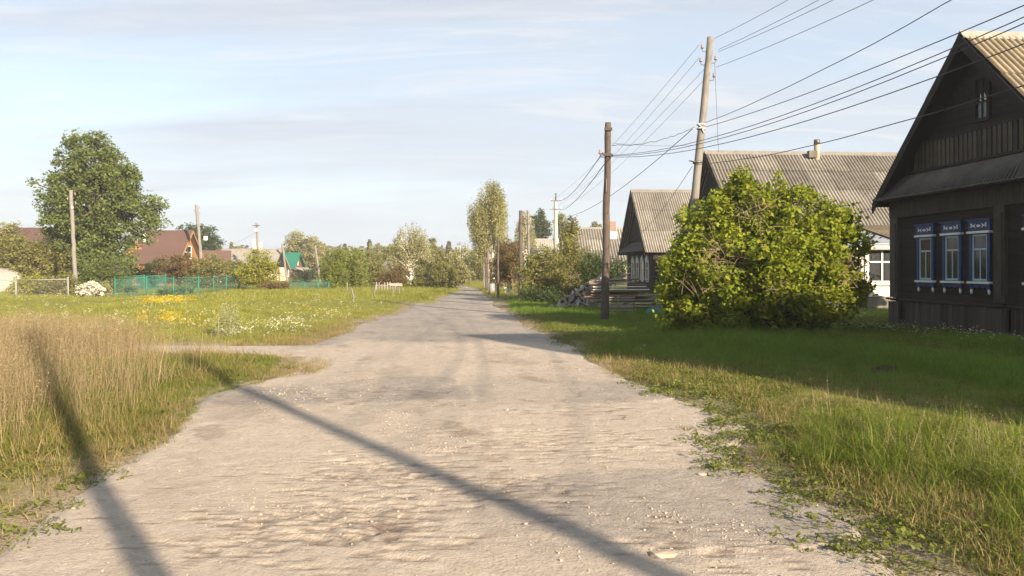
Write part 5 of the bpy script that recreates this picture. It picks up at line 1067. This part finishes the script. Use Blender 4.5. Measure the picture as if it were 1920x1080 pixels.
shrub('low dark leafy plants at the foot of the log house', 18.8, [(1640, 622, 26, 8), (1690, 632, 40, 9), (1760, 640, 45, 9), (1840, 645, 40, 9)], (1740, 645), 'L_dark', 5200, .085, 26, None, nb=0, cr=.15)
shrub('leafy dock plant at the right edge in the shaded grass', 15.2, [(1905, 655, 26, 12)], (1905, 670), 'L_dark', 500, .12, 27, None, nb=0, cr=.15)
# left hedges and gardens
LS = 'garden shrubs left of the meadow'
shrub('large dull-green shrub at the left edge above the greenhouse', 56, [(25, 478, 34, 32), (70, 490, 38, 34), (20, 515, 34, 28), (95, 505, 28, 30), (110, 480, 18, 22)], (60, 548), 'L_olive', 12000, .17, 31, LS, cr=.5)
shrub('pale pinkish tree crown at the very left edge', 64, [(12, 440, 26, 20), (30, 462, 22, 16)], (15, 540), 'L_birch', 2800, .17, 32, LS, cr=.5)
shrub('low yellowish bush behind the pipe fence', 46.5, [(55, 533, 28, 16), (35, 540, 18, 12), (80, 540, 22, 13)], (55, 556), 'L_yellow', 3600, .12, 33, LS)
shrub('dark low bush between the pipe fence and the pole', 46, [(100, 538, 26, 18), (120, 532, 20, 18)], (110, 556), 'L_olive', 4200, .12, 34, LS)
shrub('green shrub under the oak right of the pale pole', 52, [(175, 505, 36, 26), (215, 505, 32, 24), (160, 528, 26, 16), (205, 532, 30, 14)], (190, 550), 'L_oak', 8500, .14, 35, LS, cr=.42)
shrub('brownish leafy thicket behind the dark pole trunk of the oak', 62, [(120, 465, 20, 34), (150, 480, 26, 22)], (130, 540), 'L_rust', 4000, .16, 36, LS, cr=.42)
shrub('bushy shrub in front of the orange house wall', 66, [(300, 505, 30, 20), (265, 515, 24, 16), (285, 525, 26, 12)], (285, 540), 'L_dark', 5200, .16, 37, LS, cr=.42)
shrub('wide reddish-green hedge bush, first behind the green mesh fence', 64, [(340, 500, 34, 22), (320, 515, 28, 18), (360, 518, 34, 18)], (340, 542), 'L_rust', 6500, .15, 38, LS, cr=.42)
shrub('wide olive hedge bush in the middle behind the green mesh fence', 63, [(395, 502, 34, 22), (380, 518, 34, 18), (420, 515, 30, 20)], (395, 542), 'L_olive', 8000, .15, 39, LS, cr=.42)
shrub('olive hedge bush at the right end of the green mesh fence', 68, [(440, 508, 26, 18), (455, 515, 24, 18)], (445, 542), 'L_olive', 5000, .15, 40, LS, cr=.42)
shrub('bright yellow-leaved bush at the end of the green mesh fence', 58, [(482, 488, 22, 24), (470, 512, 24, 22), (498, 505, 22, 24), (490, 528, 26, 14), (512, 518, 12, 18)], (488, 546), 'L_yellow', 7500, .13, 41, LS, cr=.36)
shrub('small brown-green bush at the foot of the yellow bush', 56, [(508, 538, 18, 9), (530, 540, 12, 9)], (515, 548), 'L_rust', 1800, .12, 42, LS)
shrub('white-flowering bush by the foot of the pale pole', 43.6, [(160, 545, 15, 11), (180, 545, 16, 11), (172, 537, 14, 8)], (168, 559), 'Fl_white', 1500, .11, 43, LS, nb=10, cr=.2)
shrub('green leaves of the white-flowering bush', 44.7, [(165, 548, 20, 10), (188, 546, 16, 10)], (172, 559), 'L_olive', 1300, .10, 44, LS, nb=10, cr=.2)
shrub('smaller bush with drying white flower sprays left of the mesh fence', 45.2, [(200, 542, 11, 13), (206, 550, 8, 8)], (200, 558), 'weed_grey', 1200, .10, 45, LS, nb=10, cr=.2)
shrub('orange-tinted low plant behind the mesh fence', 46.5, [(245, 542, 11, 6)], (245, 553), 'L_rust', 700, .10, 46, LS, nb=6, cr=.2)
shrub('leafy sprawling plants behind the mesh fence', 46, [(320, 546, 24, 8), (345, 543, 16, 9)], (325, 556), 'L_olive', 1600, .14, 47, LS, nb=6, cr=.2)
shrub('dark bush beside the porch of the green-roofed cottage', 96, [(585, 515, 20, 10), (560, 522, 18, 8), (605, 510, 12, 14)], (580, 528), 'L_dark', 3200, .2, 48, LS, cr=.5)
shrub('tall lime-green bush, left one of the pair behind the turquoise fence', 62, [(622, 500, 20, 30), (632, 520, 22, 24), (612, 520, 16, 22), (640, 485, 12, 16)], (625, 548), 'L_lime', 8500, .13, 49, LS, cr=.36)
shrub('tall lime-green bush, right one of the pair', 63.5, [(665, 492, 18, 26), (655, 515, 18, 26), (675, 515, 14, 26), (660, 535, 26, 12)], (663, 548), 'L_lime', 8500, .13, 50, LS, cr=.36)
MS = 'bushes and small trees along the left of the far road'
shrub('grey-green bush between the lime bushes and the bare birch', 72, [(700, 500, 20, 30), (715, 520, 20, 20), (695, 530, 18, 12)], (705, 540), 'L_olive', 6000, .16, 51, MS, cr=.42)
shrub('rusty-brown bush at the foot of the bare birch', 66, [(735, 525, 22, 18), (750, 515, 16, 18), (722, 535, 14, 8)], (738, 543), 'L_rust', 4800, .14, 52, MS)
shrub('dark green bush right of the bare birch trunk', 68, [(795, 515, 20, 26), (810, 530, 18, 14), (785, 530, 14, 12)], (797, 542), 'L_olive', 6000, .14, 53, MS)
shrub('broad brown-green bush nearest the left road edge', 61, [(832, 515, 22, 24), (820, 530, 20, 14), (845, 530, 18, 14)], (832, 545), 'L_olive', 7500, .13, 54, MS)
shrub('yellow-brown bush behind the broad bush by the road', 80, [(858, 505, 16, 24), (875, 515, 14, 16), (845, 490, 12, 14)], (860, 536), 'L_birch', 5000, .17, 55, MS)
shrub('green tree leaning over the far end of the road', 98, [(893, 495, 13, 26), (882, 515, 10, 14), (903, 500, 10, 24)], (893, 531), 'L_olive', 5500, .2, 56, MS, cr=.5)
shrub('low rusty bush closing the far end of the road', 112, [(884, 524, 12, 5), (872, 521, 8, 6)], (880, 528), 'L_rust', 1500, .2, 57, MS, cr=.4, nb=8)
tree('tree', 'olive tree in front of the woodland, right of the lime bushes', 'tree', 110, [(735, 480, 16, 18), (722, 495, 14, 14)], (728, 525), 'L_olive', 3500, .26, .12, 'bark', 26, .6, 60, MS, nb=12, br=.03)
tree('tree', 'olive tree in front of the woodland, behind the dark bush', 'tree', 108, [(815, 480, 18, 18), (800, 490, 12, 14), (830, 492, 14, 14)], (815, 525), 'L_olive', 4200, .26, .12, 'bark', 26, .6, 61, MS, nb=12, br=.03)
tree('poplar_tree', 'narrow upright tree right of the half-bare birch', 'tree', 120, [(811, 462, 5, 16), (812, 480, 6, 14)], (811, 524), 'L_olive', 1500, .28, .1, 'bark', 20, .5, 62, MS, nb=8, br=.03)
tree('willow_tree', 'pale willow, left one of the two behind the green-roofed cottage', 'tree', 140, [(553, 452, 16, 17), (543, 470, 14, 18), (565, 470, 14, 20)], (553, 522), 'L_birch', 5000, .3, .2, 'bark', 26, .7, 63, nb=26, br=.06)
tree('willow_tree', 'pale willow, right one of the two behind the green-roofed cottage', 'tree', 138, [(583, 455, 12, 18), (592, 475, 16, 22), (575, 490, 14, 20), (598, 500, 10, 14)], (585, 522), 'L_birch', 5500, .3, .2, 'bark', 26, .7, 64, nb=26, br=.06)
tree('tree', 'loose dark tree behind the brown roof and the boxed pole', 'tree', 105, [(375, 442, 26, 20), (350, 430, 14, 10), (400, 455, 16, 16), (370, 465, 34, 14)], (375, 525), 'L_dark', 6500, .26, .2, 'bark', 20, .6, 65, nb=40, br=.05)
# the grey weed standing out of the meadow
wx, wy = GX(427, 18.6), 18.6
wd = empty('weed', (wx, wy, gz(wx, wy)), 0, 'tall grey-green wormwood clump beside the yellow flowers at the track', 'weed')
Vb, Fb = blades(46, .35, .82, .26, .010, .16, .3, 5, 4); me = np_mesh('stems', Vb, Fb, M['weed_grey']); x_ = link('stems', me, wd); x_['kind'] = 'stuff'
r_ = np.random.RandomState(3); n_ = 2600; zz = r_.uniform(.05, .8, n_); aa = r_.uniform(0, 6.28, n_); qq = np.sqrt(r_.uniform(0, 1, n_)) * (.14 + .28 * (1 - zz)) ; V, Fc = leafset(np.stack([qq * np.cos(aa), qq * np.sin(aa), zz * (.8 + .2 * np.cos(aa * 3))], 1), .04, 4, .3, .45)
x_ = link('leaves', np_mesh('leaves', V, Fc, M['weed_grey']), wd); x_['kind'] = 'stuff'
# far woodland: one mass nobody could count
r = np.random.RandomState(17); VV = []; FF = []; nV = 0
def prof(px):      # skyline row of the wood at this bearing
    return np.interp(px, [-300, 0, 120, 300, 420, 520, 640, 700, 800, 900, 960, 1100, 1300, 2300], [448, 452, 452, 460, 463, 466, 464, 462, 468, 470, 458, 462, 460, 455])
for i in range(300):
    px = r.uniform(-300, 2300) if i > 190 else r.uniform(280, 920); D = r.uniform(150, 260); yt = prof(px) + r.normal(0, 5) + 2; zt = CH + (HY - yt) / F * D; con = r.uniform() < .22
    if con: zt += r.uniform(0, 1.5)
    x = GX(px, D); w = r.uniform(1.6, 3.6) * (.55 if con else 1); n = 170; u = r.uniform(0, 1, n); zz = zt * (.12 + .88 * u)
    prof_ = (1 - u) ** .8 if con else np.sqrt(np.clip(1 - (np.abs(u - .45) / .56) ** 2.2, .02, 1))
    a = r.uniform(0, 6.28, n); q_ = w * prof_ * np.sqrt(r.uniform(.3, 1, n)); pts = np.stack([x + q_ * np.cos(a), D + q_ * np.sin(a), zz], 1)
    V, Fc = leafset(pts, .85, i, .4, .75); VV.append(V); FF.append(Fc + nV); nV += len(V)
wo_ = link('woodland', np_mesh('woodland', np.concatenate(VV), np.concatenate(FF), M['L_far'])); tag(wo_, 'distant mixed woodland forming the skyline behind the village', 'woodland', kind='stuff')
q = MB(); V = []; n = 160
for k in range(n + 1):
    x = -410 + 820 * k / n; V += [(x, 400, -2), (x, 400, 9 + 1.5 * math.sin(x * .006) + 1.5 * math.sin(x * .021 + 1) + 1.2 * random.random()), (x, 412, 5)]
q.add(V, [(3*k, 3*k+3, 3*k+4, 3*k+1) for k in range(n)] + [(3*k+1, 3*k+4, 3*k+5, 3*k+2) for k in range(n)], False)
t = NT('far_hill'); v = t.coord('World', (.15, .15, .5)); g_ = t.noise(v, 1.5, 5, .7); M['far_hill'] = t.fin(t.mix(g_, (.07, .085, .05), (.045, .06, .035)), 1, None, .05)
hl = q.build('hills', M['far_hill']); tag(hl, 'low dark wooded rise on the horizon', 'hills', kind='structure')

# ------------------------------------------------------------------ thin evening haze
q = MB(); q.box(-420, 420, -30, 420, -5, 40)
t = bpy.data.materials.new('haze'); t.use_nodes = True; t.node_tree.nodes.clear(); o_ = t.node_tree.nodes.new('ShaderNodeOutputMaterial'); v_ = t.node_tree.nodes.new('ShaderNodeVolumePrincipled')
v_.inputs['Color'].default_value = (.93, .95, 1, 1); v_.inputs['Density'].default_value = HAZE; v_.inputs['Anisotropy'].default_value = .0
t.node_tree.links.new(v_.outputs[0], o_.inputs['Volume']); hz = q.build('haze', t); tag(hz, 'thin pale air over the whole village', 'haze', kind='stuff')
